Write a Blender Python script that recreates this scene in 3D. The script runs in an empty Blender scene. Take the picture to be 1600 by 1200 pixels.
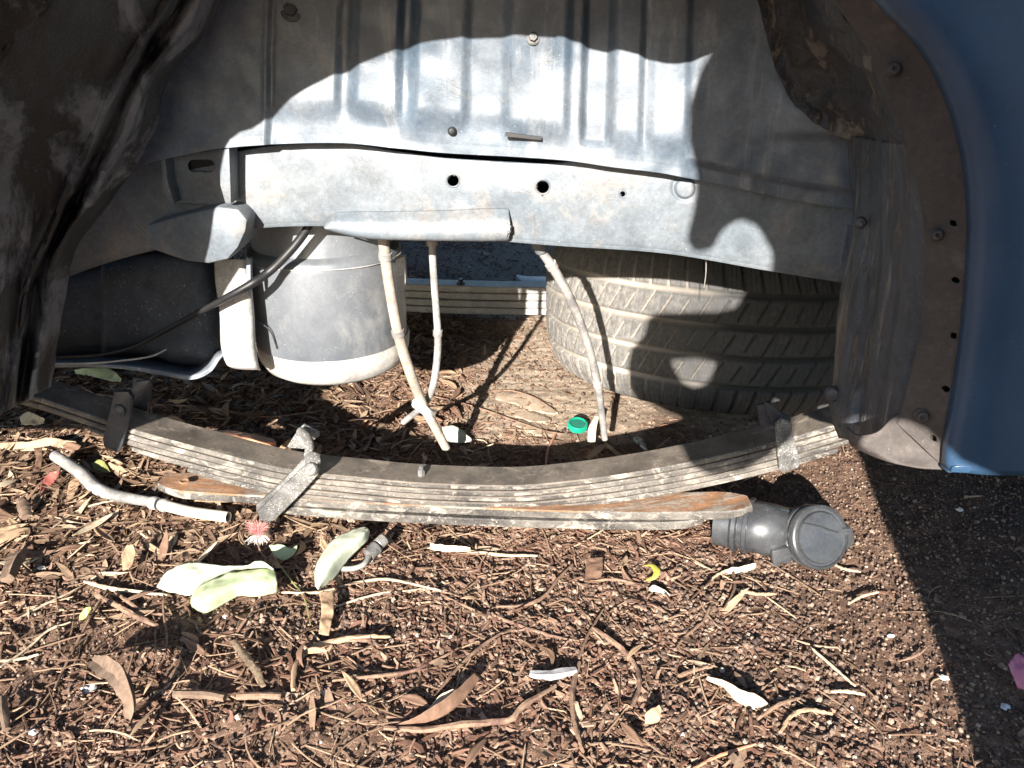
import bpy, bmesh, math, random
import numpy as np
from mathutils import Vector, Matrix

random.seed(7)
rng = np.random.default_rng(11)
C = bpy.context.scene.collection
R = math.radians

# ------------------------------------------------------------------ camera
CAM_H, PITCH, FPX = 0.742, R(24.0), 1200.0
cam_d = bpy.data.cameras.new('camera')
cam = bpy.data.objects.new('camera', cam_d)
C.objects.link(cam)
cam.location = (0, 0, CAM_H)
cam.rotation_euler = (R(90) - PITCH, 0, 0)
cam_d.sensor_width = 36.0
cam_d.lens = 27.0
cam_d.clip_start = 0.02
cam_d.clip_end = 500
bpy.context.scene.camera = cam

# ------------------------------------------------------------------ light
SUN = Vector((.245, 1.03, -.39)).normalized()        # direction the light travels
world = bpy.data.worlds.new('World')
bpy.context.scene.world = world
world.use_nodes = True
wn = world.node_tree
sky = wn.nodes.new('ShaderNodeTexSky')
sky.sky_type = 'NISHITA'
sky.sun_disc = False
sky.ozone_density = 2.5
sky.dust_density = .6
sky.sun_elevation = math.asin(-SUN.z)
sky.sun_rotation = math.atan2(-SUN.x, -SUN.y)
bg = wn.nodes['Background']
bg.inputs['Strength'].default_value = 0.080
wn.links.new(sky.outputs[0], bg.inputs['Color'])
sl = bpy.data.lights.new('sun', 'SUN')
sl.energy = 5.0
sl.angle = R(0.5)
sl.color = (1.0, .95, .89)
so = bpy.data.objects.new('sun', sl)
C.objects.link(so)
so.rotation_euler = SUN.to_track_quat('-Z', 'Y').to_euler()
sc = bpy.context.scene
sc.view_settings.view_transform = 'Standard'
sc.view_settings.look = 'None'
sc.view_settings.exposure = 1.8
sc.view_settings.gamma = 1.0
sc.view_settings.use_curve_mapping = False
sc.render.engine = 'CYCLES'

# ------------------------------------------------------------------ helpers
CP, SP = math.cos(PITCH), math.sin(PITCH)


def P(px, py, Y=None, z=None):
    """the point of the place seen at a photo pixel, at distance Y or at height z"""
    u = (px - 800) / FPX
    v = (600 - py) / FPX
    d = (u, CP + v * SP, -SP + v * CP)
    t = Y / d[1] if Y is not None else (z - CAM_H) / d[2]
    return np.array([d[0] * t, d[1] * t, CAM_H + d[2] * t])


def proj(p):
    """photo pixel of world points (n,3)"""
    x = p[..., 0]
    y = p[..., 1]
    z = p[..., 2] - CAM_H
    zd = y * CP - z * SP
    up = y * SP + z * CP
    return 800 + FPX * x / zd, 600 - FPX * up / zd


def cat(pts, n):
    """Catmull-Rom resample of (k,d) to n points, even in parameter"""
    pts = np.asarray(pts, float)
    k = len(pts)
    if k == 2:
        t = np.linspace(0, 1, n)[:, None]
        return pts[0] * (1 - t) + pts[1] * t
    e = np.vstack([2 * pts[0] - pts[1], pts, 2 * pts[-1] - pts[-2]])
    s = np.linspace(0, k - 1, n)
    i = np.minimum(s.astype(int), k - 2)
    t = (s - i)[:, None]
    p0, p1, p2, p3 = e[i], e[i + 1], e[i + 2], e[i + 3]
    return 0.5 * (2 * p1 + (p2 - p0) * t + (2 * p0 - 5 * p1 + 4 * p2 - p3) * t ** 2 + (3 * p1 - p0 - 3 * p2 + p3) * t ** 3)


def arc(pts, n):
    """resample evenly by length"""
    q = cat(pts, 200)
    d = np.r_[0, np.cumsum(np.linalg.norm(np.diff(q, axis=0), axis=1))]
    s = np.linspace(0, d[-1], n)
    return np.stack([np.interp(s, d, q[:, j]) for j in range(q.shape[1])], 1)


def vnoise(x, y, seed=0):
    """smooth value noise, vectorised"""
    r = np.random.default_rng(seed).random((256, 256)) * 2 - 1
    xi = np.floor(x).astype(int)
    yi = np.floor(y).astype(int)
    fx = x - xi
    fy = y - yi
    fx = fx * fx * (3 - 2 * fx)
    fy = fy * fy * (3 - 2 * fy)
    g = lambda a, b: r[a % 256, b % 256]
    return (g(xi, yi) * (1 - fx) + g(xi + 1, yi) * fx) * (1 - fy) + (g(xi, yi + 1) * (1 - fx) + g(xi + 1, yi + 1) * fx) * fy


def fbm(x, y, octv=4, seed=0):
    s = 0
    a = 1
    for o in range(octv):
        s = s + a * vnoise(x * 2 ** o + 17.3 * o, y * 2 ** o + 9.1 * o, seed + o)
        a *= .5
    return s


def raw_mesh(name, V, F, smooth=True):
    me = bpy.data.meshes.new(name)
    V = np.asarray(V, np.float32)
    if isinstance(F, np.ndarray):
        n, k = F.shape
        me.vertices.add(len(V))
        me.vertices.foreach_set('co', V.ravel())
        me.loops.add(n * k)
        me.loops.foreach_set('vertex_index', F.astype(np.int32).ravel())
        me.polygons.add(n)
        me.polygons.foreach_set('loop_start', np.arange(0, n * k, k, dtype=np.int32))
        me.polygons.foreach_set('loop_total', np.full(n, k, np.int32))
        me.update(calc_edges=True)
    else:
        me.from_pydata([tuple(map(float, v)) for v in V], [], F)
        me.update()
    me.polygons.foreach_set('use_smooth', np.full(len(me.polygons), smooth))
    return me


def link(name, me, m, parent=None, solid=0, bevel=0, off=-1, label=None, kind=None):
    o = bpy.data.objects.new(name, me)
    C.objects.link(o)
    if m:
        me.materials.append(m)
    if parent:
        o.parent = parent
        w = parent
        loc = Vector((0, 0, 0))
        while w:
            loc -= Vector(w.location)
            w = w.parent
        o.location = loc
    if solid:
        s = o.modifiers.new('s', 'SOLIDIFY')
        s.thickness = solid
        s.offset = off
    if bevel:
        b = o.modifiers.new('b', 'BEVEL')
        b.width = bevel
        b.segments = 2
        b.limit_method = 'ANGLE'
        b.angle_limit = R(35)
    if label:
        o['label'] = label
    if kind:
        o['kind'] = kind
    return o


def recentre(o):
    """origin of a one-mesh thing to the bottom of its own mesh"""
    me = o.data
    n = len(me.vertices)
    a = np.empty(n * 3, np.float32)
    me.vertices.foreach_get('co', a)
    a = a.reshape(-1, 3)
    c = (a.min(0) + a.max(0)) / 2
    c[2] = a[:, 2].min()
    me.vertices.foreach_set('co', (a - c).ravel())
    me.update()
    o.location = c
    return o


def tag(o, label, cat_, group=None, kind=None):
    o['label'] = label
    o['category'] = cat_
    if group:
        o['group'] = group
    if kind:
        o['kind'] = kind
    return o


def empty(name, loc, label, cat_, group=None):
    o = bpy.data.objects.new(name, None)
    C.objects.link(o)
    o.location = loc
    o.empty_display_size = .05
    return tag(o, label, cat_, group)


def grid_faces(nr, nc, closed=False):
    i = np.arange(nr - 1)[:, None]
    j = np.arange(nc if closed else nc - 1)[None, :]
    j2 = (j + 1) % nc
    a = i * nc + j
    b = i * nc + j2
    c = (i + 1) * nc + j2
    d = (i + 1) * nc + j
    return np.stack([a, b, c, d], -1).reshape(-1, 4)


def surf(curves, n, per):
    """loft: curves = list of world curves; n samples along, per rows per span. returns (rows,n,3)"""
    cs = np.stack([cat(c, n) for c in curves])          # (k,n,3)
    rows = (len(curves) - 1) * per + 1
    out = np.empty((rows, n, 3))
    for j in range(n):
        out[:, j] = cat(cs[:, j], rows)
    return out


def gnormals(G):
    du = np.gradient(G, axis=1)
    dv = np.gradient(G, axis=0)
    nn = np.cross(du, dv)
    nn /= np.linalg.norm(nn, axis=2, keepdims=True) + 1e-9
    s = np.sign((nn * (np.array([0, 0, CAM_H]) - G)).sum(2, keepdims=True))
    return nn * np.where(s == 0, 1, s)


def sheet(name, G, m, parent=None, solid=.002, keep=None, label=None):
    r, n, _ = G.shape
    V = G.reshape(-1, 3)
    F = grid_faces(r, n)
    # wind so that normals face the camera, so that thickness grows away from it
    f = F[len(F) // 2]
    nn = np.cross(V[f[1]] - V[f[0]], V[f[2]] - V[f[0]])
    if nn @ (np.array([0, 0, CAM_H]) - V[f[0]]) < 0:
        F = F[:, ::-1]
    if keep is not None:
        F = F[keep(V[F])]
    return link(name, raw_mesh(name, V, F), m, parent, solid=solid, label=label)


def pc(pts, Y=None):
    """pixel curve -> world; pts of (px,py[,Y])"""
    return np.array([P(p[0], p[1], Y=p[2] if len(p) > 2 else Y) for p in pts])


def gc(pts, z=None):
    """pixel curve at heights -> world; pts of (px,py[,z])"""
    return np.array([P(p[0], p[1], z=p[2] if len(p) > 2 else z) for p in pts])


def tube(path, r, sides=10, n=40, caps=True, even=True, rot=0, squash=1):
    path = np.asarray(path, float)
    q = arc(path, n) if even else cat(path, n)
    rr = np.interp(np.linspace(0, 1, n), np.linspace(0, 1, len(r)), r) if hasattr(r, '__len__') else np.full(n, r)
    t = np.gradient(q, axis=0)
    t /= np.linalg.norm(t, axis=1, keepdims=True) + 1e-12
    u = np.cross(t[0], [0.03, 0.05, 1]) if abs(t[0][2]) < .9 else np.cross(t[0], [1, .03, 0])
    V = []
    for i in range(n):
        u = u - (u @ t[i]) * t[i]
        u /= np.linalg.norm(u)
        w = np.cross(t[i], u)
        a = np.arange(sides) / sides * 2 * np.pi + rot
        V.append(q[i] + rr[i] * (np.cos(a)[:, None] * u + squash * np.sin(a)[:, None] * w))
    V = np.concatenate(V)
    F = [tuple(f) for f in grid_faces(n, sides, True)]
    if caps:
        F.append(tuple(range(sides))[::-1])
        F.append(tuple(range((n - 1) * sides, n * sides)))
    return V, F


def merge(parts):
    V = []
    F = []
    o = 0
    for v, f in parts:
        V.append(np.asarray(v))
        F += [tuple(int(i) + o for i in g) for g in f]
        o += len(v)
    return np.concatenate(V), F


def lathe(profile, origin, axis, seg=48):
    """profile = [(r, h)], revolved about axis through origin"""
    a = Vector(axis).normalized()
    u = a.orthogonal().normalized()
    w = a.cross(u)
    a, u, w = map(np.array, (a, u, w))
    th = np.arange(seg) / seg * 2 * np.pi
    V = np.concatenate([np.asarray(origin) + h * a + r * (np.cos(th)[:, None] * u + np.sin(th)[:, None] * w) for r, h in profile])
    F = [tuple(f) for f in grid_faces(len(profile), seg, True)]
    if profile[0][0] > 1e-4:
        F.append(tuple(range(seg))[::-1])
    if profile[-1][0] > 1e-4:
        F.append(tuple(range((len(profile) - 1) * seg, len(profile) * seg)))
    return V, F


def prism(outline, d):
    """outline (n,3) world, pushed along vector d"""
    a = np.asarray(outline, float)
    n = len(a)
    V = np.concatenate([a, a + np.asarray(d)])
    F = [tuple(range(n)), tuple(range(2 * n - 1, n - 1, -1))]
    F += [(i, i + n, (i + 1) % n + n, (i + 1) % n) for i in range(n)]
    return V, F


def fixn(me):
    bm = bmesh.new()
    bm.from_mesh(me)
    bmesh.ops.recalc_face_normals(bm, faces=bm.faces)
    bm.to_mesh(me)
    bm.free()


def flat_obj(name, VF, m, parent=None, bevel=0, smooth=False, label=None, kind=None):
    me = raw_mesh(name, VF[0], VF[1], smooth)
    fixn(me)
    o = link(name, me, m, parent, bevel=bevel, label=label, kind=kind)
    if smooth or bevel:
        me.polygons.foreach_set('use_smooth', np.full(len(me.polygons), True))
        e = o.modifiers.new('e', 'EDGE_SPLIT')
        e.split_angle = R(38)
    return o


# ------------------------------------------------------------------ materials
def newmat(name):
    m = bpy.data.materials.new(name)
    m.use_nodes = True
    return m, m.node_tree, m.node_tree.nodes['Principled BSDF']


def N(nt, t, **k):
    n = nt.nodes.new(t)
    for a, b in k.items():
        setattr(n, a, b)
    return n


def ramp(nt, src, stops, interp='LINEAR'):
    r = N(nt, 'ShaderNodeValToRGB')
    r.color_ramp.interpolation = interp
    el = r.color_ramp.elements
    while len(el) < len(stops):
        el.new(.5)
    for e, (p, c) in zip(el, stops):
        e.position = p
        e.color = (c, c, c, 1) if isinstance(c, (int, float)) else (*c, 1)
    nt.links.new(src, r.inputs[0])
    return r.outputs[0]


def noise(nt, vec, scale, detail=6, rough=.6, dist=0):
    n = N(nt, 'ShaderNodeTexNoise')
    n.inputs['Scale'].default_value = scale
    n.inputs['Detail'].default_value = detail
    n.inputs['Roughness'].default_value = rough
    n.inputs['Distortion'].default_value = dist
    nt.links.new(vec, n.inputs['Vector'])
    return n.outputs['Fac']


def mixc(nt, fac, a, b, mode='MIX'):
    m = N(nt, 'ShaderNodeMix', data_type='RGBA', blend_type=mode)
    for s, v in ((m.inputs[0], fac), (m.inputs[6], a), (m.inputs[7], b)):
        if hasattr(v, 'links'):
            nt.links.new(v, s)
        elif isinstance(v, (int, float)):
            s.default_value = v
        else:
            s.default_value = (*v, 1)
    return m.outputs[2]


def mth(nt, op, a, b=None):
    m = N(nt, 'ShaderNodeMath', operation=op)
    for s, v in zip(m.inputs, (a, b)):
        if v is None:
            continue
        if hasattr(v, 'links'):
            nt.links.new(v, s)
        else:
            s.default_value = v
    return m.outputs[0]


def coords(nt, scale=(1, 1, 1)):
    tc = N(nt, 'ShaderNodeTexCoord')
    mp = N(nt, 'ShaderNodeMapping')
    mp.inputs['Scale'].default_value = scale
    nt.links.new(tc.outputs['Object'], mp.inputs['Vector'])
    return mp.outputs[0]


def bump(nt, bs, h, strength=.4, dist=.002):
    b = N(nt, 'ShaderNodeBump')
    b.inputs['Strength'].default_value = strength
    b.inputs['Distance'].default_value = dist
    nt.links.new(h, b.inputs['Height'])
    nt.links.new(b.outputs[0], bs.inputs['Normal'])


def grimy(name, c0, c1, blotch=6, lo=.4, hi=.65, stretch=(1, 1, 1), speck=(.6, .58, .54), specks=.62, speck_scale=260,
          rough=.6, metal=0, c2=None, c2_lo=.55, c2_hi=.7, c2_scale=14, bstr=.35, bdist=.002, spec=.5, streak=None, mott=1.0):
    """paint, metal or rubber under dirt: two blotchy tones, a third patchy one, fine specks and scratches"""
    m, nt, bs = newmat(name)
    v = coords(nt, stretch)
    v1 = coords(nt)
    n1 = noise(nt, v, blotch, 8, .62, .3)
    col = mixc(nt, ramp(nt, n1, [(lo, 0.), (hi, 1.)]), c0, c1)
    if c2:
        n2 = noise(nt, v, c2_scale, 9, .68, .6)
        col = mixc(nt, ramp(nt, n2, [(c2_lo, 0.), (c2_hi, 1.)]), col, c2)
    fine = noise(nt, v1, speck_scale, 3, .7)
    med = noise(nt, v1, 30, 4, .6)
    sp = mth(nt, 'MULTIPLY', ramp(nt, fine, [(specks, 0.), (specks + .05, 1.)]), ramp(nt, med, [(.4, .1), (.62, 1.)]))
    col = mixc(nt, sp, col, speck)
    if streak:
        n3 = noise(nt, coords(nt, streak[0]), 1, 6, .7)
        col = mixc(nt, ramp(nt, n3, [(streak[2], 0.), (streak[3], 1.)]), col, streak[1])
    g1 = noise(nt, v1, 170, 8, .75)
    g2 = noise(nt, v1, 17, 7, .7, .4)
    col = mixc(nt, 1.0, col, ramp(nt, g1, [(.3, 1 - .26 * mott), (.7, 1 + .22 * mott)]), 'MULTIPLY')
    col = mixc(nt, 1.0, col, ramp(nt, g2, [(.32, 1 - .30 * mott), (.62, 1 + .15 * mott)]), 'MULTIPLY')
    nt.links.new(col, bs.inputs['Base Color'])
    rr = ramp(nt, n1, [(.3, rough - .12), (.7, min(1, rough + .15))])
    nt.links.new(rr, bs.inputs['Roughness'])
    bs.inputs['Metallic'].default_value = metal
    bs.inputs['Specular IOR Level'].default_value = spec
    h = mth(nt, 'ADD', mth(nt, 'MULTIPLY', fine, .35), n1)
    if c2:
        h = mth(nt, 'ADD', h, mth(nt, 'MULTIPLY', ramp(nt, n2, [(c2_lo, 0.), (c2_hi, 1.)]), .6))
    bump(nt, bs, h, bstr, bdist)
    return m


def island_mat(name, stops, rough=.85, grain=(60, 60, 60), gamt=.35, bstr=.3, trans=None):
    """many loose bits in one mesh, each with its own tone"""
    m, nt, bs = newmat(name)
    g = N(nt, 'ShaderNodeNewGeometry')
    col = ramp(nt, g.outputs['Random Per Island'], stops)
    n = noise(nt, coords(nt, grain), 1, 5, .65)
    col = mixc(nt, 1.0, col, ramp(nt, n, [(.25, 1 - gamt), (.75, 1 + gamt * .6)]), 'MULTIPLY')
    nt.links.new(col, bs.inputs['Base Color'])
    bs.inputs['Roughness'].default_value = rough
    bs.inputs['Specular IOR Level'].default_value = .3
    bump(nt, bs, n, bstr, .001)
    return m


def tone_mat(name, c0, c1, grain=(40, 40, 40), scale=1, rough=.8, bstr=.4, spec=.35, c2=None, bdist=.001):
    m, nt, bs = newmat(name)
    n = noise(nt, coords(nt, grain), scale, 6, .65, .2)
    col = ramp(nt, n, [(.3, c0), (.7, c1)])
    if c2:
        n2 = noise(nt, coords(nt), 45, 5, .6)
        col = mixc(nt, ramp(nt, n2, [(.52, 0.), (.66, 1.)]), col, c2)
    nt.links.new(col, bs.inputs['Base Color'])
    bs.inputs['Roughness'].default_value = rough
    bs.inputs['Specular IOR Level'].default_value = spec
    bump(nt, bs, n, bstr, bdist)
    return m


M = {}
M['wall'] = grimy('wheelhouse_steel', (.034, .060, .090), (.142, .160, .178), 5, .35, .7, speck=(.35, .35, .34), specks=.655, speck_scale=480,
                  rough=.45, c2=(.17, .17, .165), c2_lo=.56, c2_hi=.75, spec=.8,
                  streak=((30, 30, 2.5), (.27, .27, .27), .55, .8), bstr=.25)
M['rail'] = grimy('rail_steel', (.072, .092, .112), (.150, .163, .172), 5, .3, .7, speck=(.4, .39, .37), specks=.655, speck_scale=480,
                  rough=.5, c2=(.20, .178, .155), c2_lo=.52, c2_hi=.72, bstr=.3)
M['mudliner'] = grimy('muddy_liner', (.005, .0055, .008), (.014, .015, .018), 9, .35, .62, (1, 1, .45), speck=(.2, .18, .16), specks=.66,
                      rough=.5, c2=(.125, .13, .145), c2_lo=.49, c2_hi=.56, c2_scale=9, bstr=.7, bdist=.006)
M['liner'] = grimy('rear_liner', (.026, .033, .044), (.055, .060, .068), 12, .35, .65, (1.4, 1.4, .22), speck=(.3, .28, .25), specks=.66,
                   rough=.5, c2=(.13, .105, .083), c2_lo=.52, c2_hi=.62, c2_scale=22, bstr=.9, bdist=.005, spec=.6,
                   streak=((90, 90, 6), (.17, .15, .13), .56, .66))
M['scoop'] = grimy('dirty_scoop', (.016, .018, .024), (.05, .045, .042), 14, .35, .6, (1, 1, .6), speck=(.25, .22, .19), specks=.64,
                   rough=.6, c2=(.12, .095, .075), c2_lo=.5, c2_hi=.57, c2_scale=22, bstr=.9, bdist=.006)
M['flange'] = grimy('arch_flange_paint', (.050, .041, .036), (.068, .056, .049), 8, speck=(.15, .13, .11), specks=.66, rough=.7, bstr=.4, c2=(.11, .092, .078), c2_lo=.58, c2_hi=.72, c2_scale=20)
M['blue'] = grimy('blue_paint', (.024, .056, .105), (.036, .072, .126), 3, .3, .7, speck=(.16, .19, .22), specks=.67, speck_scale=200, rough=.38, spec=.6, bstr=.03, mott=.4, c2=(.060, .082, .108), c2_lo=.56, c2_hi=.8, c2_scale=9)
M['spring'] = grimy('spring_steel', (.052, .047, .042), (.145, .128, .108), 16, .38, .6, (1, 1.5, 1.5), speck=(.5, .45, .38), specks=.60, speck_scale=420,
                    rough=.55, c2=(.33, .29, .235), c2_lo=.52, c2_hi=.62, c2_scale=24, bstr=.5, bdist=.0015, metal=.1)
M['springtop'] = grimy('spring_top', (.075, .062, .050), (.16, .132, .105), 14, .35, .62, speck=(.4, .36, .3), specks=.64, speck_scale=420,
                       rough=.6, c2=(.25, .205, .16), c2_lo=.54, c2_hi=.66, c2_scale=24, bstr=.5, bdist=.002, metal=.05)
M['rust'] = grimy('rusty_leaf', (.15, .085, .05), (.34, .17, .08), 14, .35, .65, (.6, 2, 2), speck=(.6, .5, .4), specks=.62, speck_scale=380,
                  rough=.75, c2=(.27, .235, .19), c2_lo=.47, c2_hi=.6, c2_scale=16, bstr=.5)
M['clamp'] = grimy('clamp_steel', (.06, .058, .056), (.17, .16, .145), 30, .35, .65, speck=(.7, .67, .6), specks=.57, speck_scale=420, rough=.6, bstr=.6)
M['clampdark'] = grimy('dark_clamp', (.022, .024, .03), (.05, .05, .058), 22, speck=(.35, .35, .35), specks=.64, rough=.5, bstr=.5)
M['tank'] = grimy('canister_metal', (.125, .138, .155), (.21, .22, .23), 4, .35, .65, (1, 1, .6), speck=(.75, .74, .71), specks=.655, speck_scale=420,
                  rough=.36, metal=.35, spec=.8, bstr=.12, mott=.45, c2=(.30, .30, .29), c2_lo=.56, c2_hi=.72, c2_scale=7)
M['band'] = grimy('pale_band', (.33, .315, .29), (.47, .44, .40), 12, speck=(.25, .22, .2), specks=.64, rough=.6)
M['fuel'] = grimy('dark_tank', (.026, .032, .042), (.055, .063, .074), 6, speck=(.25, .26, .27), specks=.62, rough=.72, spec=.4, bstr=.4)
M['shield'] = grimy('heat_shield', (.13, .15, .175), (.22, .235, .25), 6, speck=(.5, .48, .45), specks=.62, rough=.55)
M['strap'] = grimy('pale_strap', (.28, .27, .255), (.44, .42, .39), 9, speck=(.6, .57, .5), specks=.62, rough=.6)
M['black'] = tone_mat('black_rubber', (.018, .018, .019), (.04, .038, .036), rough=.5)
M['cable'] = tone_mat('cable_black', (.008, .008, .009), (.022, .021, .02), rough=.45)
M['under'] = tone_mat('underbody', (.012, .012, .013), (.03, .028, .027), (5, 5, 5), rough=.85)
M['hose'] = grimy('dusty_hose', (.27, .225, .18), (.42, .36, .30), 25, speck=(.6, .54, .46), specks=.64, rough=.7, bstr=.3)
M['hosegrey'] = grimy('grey_hose', (.17, .16, .15), (.32, .30, .275), 25, speck=(.6, .56, .5), specks=.62, rough=.7)
M['cream'] = grimy('cream_tube', (.52, .46, .37), (.62, .56, .46), 18, speck=(.3, .25, .2), specks=.67, rough=.5)
M['tape'] = tone_mat('white_tape', (.5, .46, .4), (.65, .62, .56), rough=.6)
M['plastic'] = grimy('grey_black_plastic', (.038, .039, .041), (.06, .061, .063), 10, speck=(.3, .29, .28), specks=.68, rough=.27, spec=.6, bstr=.06)
M['chrome'] = grimy('zinc', (.35, .34, .31), (.5, .48, .44), 20, rough=.4, metal=.6)
M['green'] = tone_mat('green_plastic', (.0, .20, .125), (.01, .27, .17), rough=.35, bstr=.05, spec=.5)
M['greendark'] = tone_mat('dark_green_liner', (.01, .10, .07), (.02, .14, .09), rough=.5, bstr=.1)
M['paleleaf'] = tone_mat('pale_green_leaf', (.30, .36, .20), (.42, .46, .29), (30, 30, 30), rough=.55, bstr=.5, c2=(.30, .30, .17))
M['whiteleaf'] = tone_mat('white_leaf', (.38, .41, .31), (.50, .52, .40), (30, 30, 30), rough=.6, bstr=.5, c2=(.36, .36, .25))
M['yellow'] = tone_mat('yellow_peel', (.40, .35, .05), (.50, .45, .09), rough=.5, bstr=.2)
M['lime'] = tone_mat('lime_leaf', (.20, .22, .07), (.30, .30, .11), rough=.5, bstr=.2)
M['red'] = tone_mat('pink_stamens', (.42, .13, .12), (.55, .26, .24), rough=.6)
M['whitest'] = tone_mat('white_stamens', (.6, .55, .5), (.75, .70, .66), rough=.6)
M['pink'] = tone_mat('pink_wrapper', (.42, .12, .19), (.55, .22, .28), rough=.4)
M['redleaf'] = tone_mat('red_leaf', (.26, .07, .06), (.38, .13, .10), rough=.6)
M['terra'] = tone_mat('terracotta', (.36, .15, .08), (.52, .26, .16), (10, 60, 60), rough=.7)
M['drya'] = tone_mat('dry_leaf_tan', (.28, .18, .11), (.44, .31, .19), (90, 90, 90), rough=.7, c2=(.17, .10, .06))
M['dryb'] = tone_mat('dry_leaf_pale', (.46, .36, .24), (.60, .50, .36), (90, 90, 90), rough=.7, c2=(.32, .22, .13))
M['dryc'] = tone_mat('dry_leaf_brown', (.12, .068, .042), (.22, .13, .085), (90, 90, 90), rough=.75)
M['twig'] = tone_mat('twig_bark', (.15, .09, .058), (.28, .18, .12), (140, 140, 140), rough=.85, bstr=.8, c2=(.11, .06, .045))
M['twigpale'] = tone_mat('pale_twig', (.34, .25, .17), (.50, .40, .28), (140, 140, 140), rough=.8, bstr=.6)
M['wood'] = tone_mat('split_wood', (.16, .105, .065), (.44, .33, .21), (50, 50, 50), 3, rough=.8, bstr=1)
M['woodgrey'] = tone_mat('weathered_wood', (.17, .165, .165), (.38, .37, .36), (30, 160, 160), 1, rough=.8, bstr=1)
M['bark'] = tone_mat('root_bark', (.10, .062, .042), (.21, .145, .10), (90, 90, 60), 1.2, rough=.9, bstr=1)
M['clod'] = tone_mat('sandy_crust', (.26, .19, .13), (.42, .33, .24), (80, 80, 80), 1, rough=.95, bstr=1)
M['white'] = tone_mat('white_bit', (.6, .58, .55), (.75, .73, .7), rough=.7)

# ------------------------------------------------------------------ ground
FINE_X, FINE_Y = (-1.25, 1.35), (.42, 2.5)


def zone_soft(X, Y):
    """1 on the smooth trodden soil under the truck and along the right, 0 in the litter"""
    c = 1 / (1 + np.exp(-((X + .16) / .05))) * 1 / (1 + np.exp(-((Y - 1.34) / .04)))
    r = 1 / (1 + np.exp(-((X - (.40 + .10 * np.sin(Y * 5))) / .07)))
    return np.clip(c + r, 0, 1)


def gh(X, Y):
    X = np.asarray(X, float)
    Y = np.asarray(Y, float)
    s = zone_soft(X, Y)
    big = .007 * fbm(X * 4, Y * 4, 3, 3)
    small = (.0042 * fbm(X * 34, Y * 34, 3, 8) + .0022 * fbm(X * 120, Y * 120, 2, 21)) * (1 - .66 * s)
    crack = .0014 * fbm(X * 18, Y * 70, 3, 31) * s
    near = np.clip((3.0 - Y) / .6, 0, 1)
    return (big + small + crack - .003) * near


def axis_pts(lo, hi, step, far_lo, far_hi):
    mid = np.arange(lo, hi + 1e-6, step)
    up = [hi]
    s = step
    while up[-1] < far_hi:
        s *= 1.35
        up.append(up[-1] + s)
    dn = [lo]
    s = step
    while dn[-1] > far_lo:
        s *= 1.35
        dn.append(dn[-1] - s)
    return np.r_[np.array(dn[:0:-1]), mid, np.array(up[1:])]


gx = axis_pts(*FINE_X, .0046, -90, 90)
gy = axis_pts(*FINE_Y, .0046, -60, 160)
GX, GY = np.meshgrid(gx, gy)
GV = np.stack([GX, GY, gh(GX, GY)], -1).reshape(-1, 3)
me = raw_mesh('ground', GV, grid_faces(len(gy), len(gx)))
m, nt, bs = newmat('soil')
v = coords(nt)
n1 = noise(nt, v, 5, 8, .6)
n2 = noise(nt, v, 60, 8, .7)
n3 = noise(nt, v, 320, 4, .7)
col = ramp(nt, n1, [(.35, (.10, .055, .036)), (.65, (.165, .096, .064))])
col = mixc(nt, ramp(nt, n2, [(.45, 0.), (.62, 1.)]), col, (.26, .16, .105))
col = mixc(nt, ramp(nt, n3, [(.56, 0.), (.66, 1.)]), col, (.34, .25, .18))
col = mixc(nt, ramp(nt, n3, [(.30, 1.), (.42, 0.)]), col, (.045, .028, .02))
# sandy paler soil under the truck
sx = N(nt, 'ShaderNodeSeparateXYZ')
nt.links.new(v, sx.inputs[0])
ny = mth(nt, 'ADD', sx.outputs[1], mth(nt, 'MULTIPLY', mth(nt, 'SUBTRACT', n1, .5), .7))
nx = mth(nt, 'ADD', sx.outputs[0], mth(nt, 'MULTIPLY', mth(nt, 'SUBTRACT', n1, .5), .5))
sand = mth(nt, 'MULTIPLY', ramp(nt, mth(nt, 'MULTIPLY', ny, .25), [(.335, 0.), (.365, 1.)]), ramp(nt, mth(nt, 'ADD', nx, .5), [(.28, 0.), (.38, 1.)]))
sandc = ramp(nt, n2, [(.35, (.30, .225, .16)), (.62, (.50, .405, .30))])
col = mixc(nt, mth(nt, 'MULTIPLY', sand, .85), col, sandc)
# dark grit beyond the far spring; at the right, shade put into the soil colour
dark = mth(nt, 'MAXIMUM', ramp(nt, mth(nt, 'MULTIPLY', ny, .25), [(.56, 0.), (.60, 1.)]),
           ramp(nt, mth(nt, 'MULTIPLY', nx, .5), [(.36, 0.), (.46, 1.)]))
grit_shade = mixc(nt, ramp(nt, n3, [(.52, 0.), (.66, 1.)]), (.055, .044, .039), (.18, .15, .13))
col = mixc(nt, mth(nt, 'MULTIPLY', dark, .85), col, grit_shade)
nt.links.new(col, bs.inputs['Base Color'])
bs.inputs['Roughness'].default_value = .95
bs.inputs['Specular IOR Level'].default_value = .2
bump(nt, bs, mth(nt, 'ADD', mth(nt, 'MULTIPLY', n2, 1.3), n3), .9, .004)
ground = link('ground', me, m)
tag(ground, 'brown soil with bark, grit and paler trodden sand under the truck', 'ground', kind='structure')
del ground['category']

# ------------------------------------------------------------------ truck
truck = empty('pickup_truck', (0, 1.2, 0), 'blue pickup truck with its rear wheel off and the dirty wheel arch open', 'truck')


def Yw(px):
    return 1.085 - .10 * (px - 300) / 1000


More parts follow.
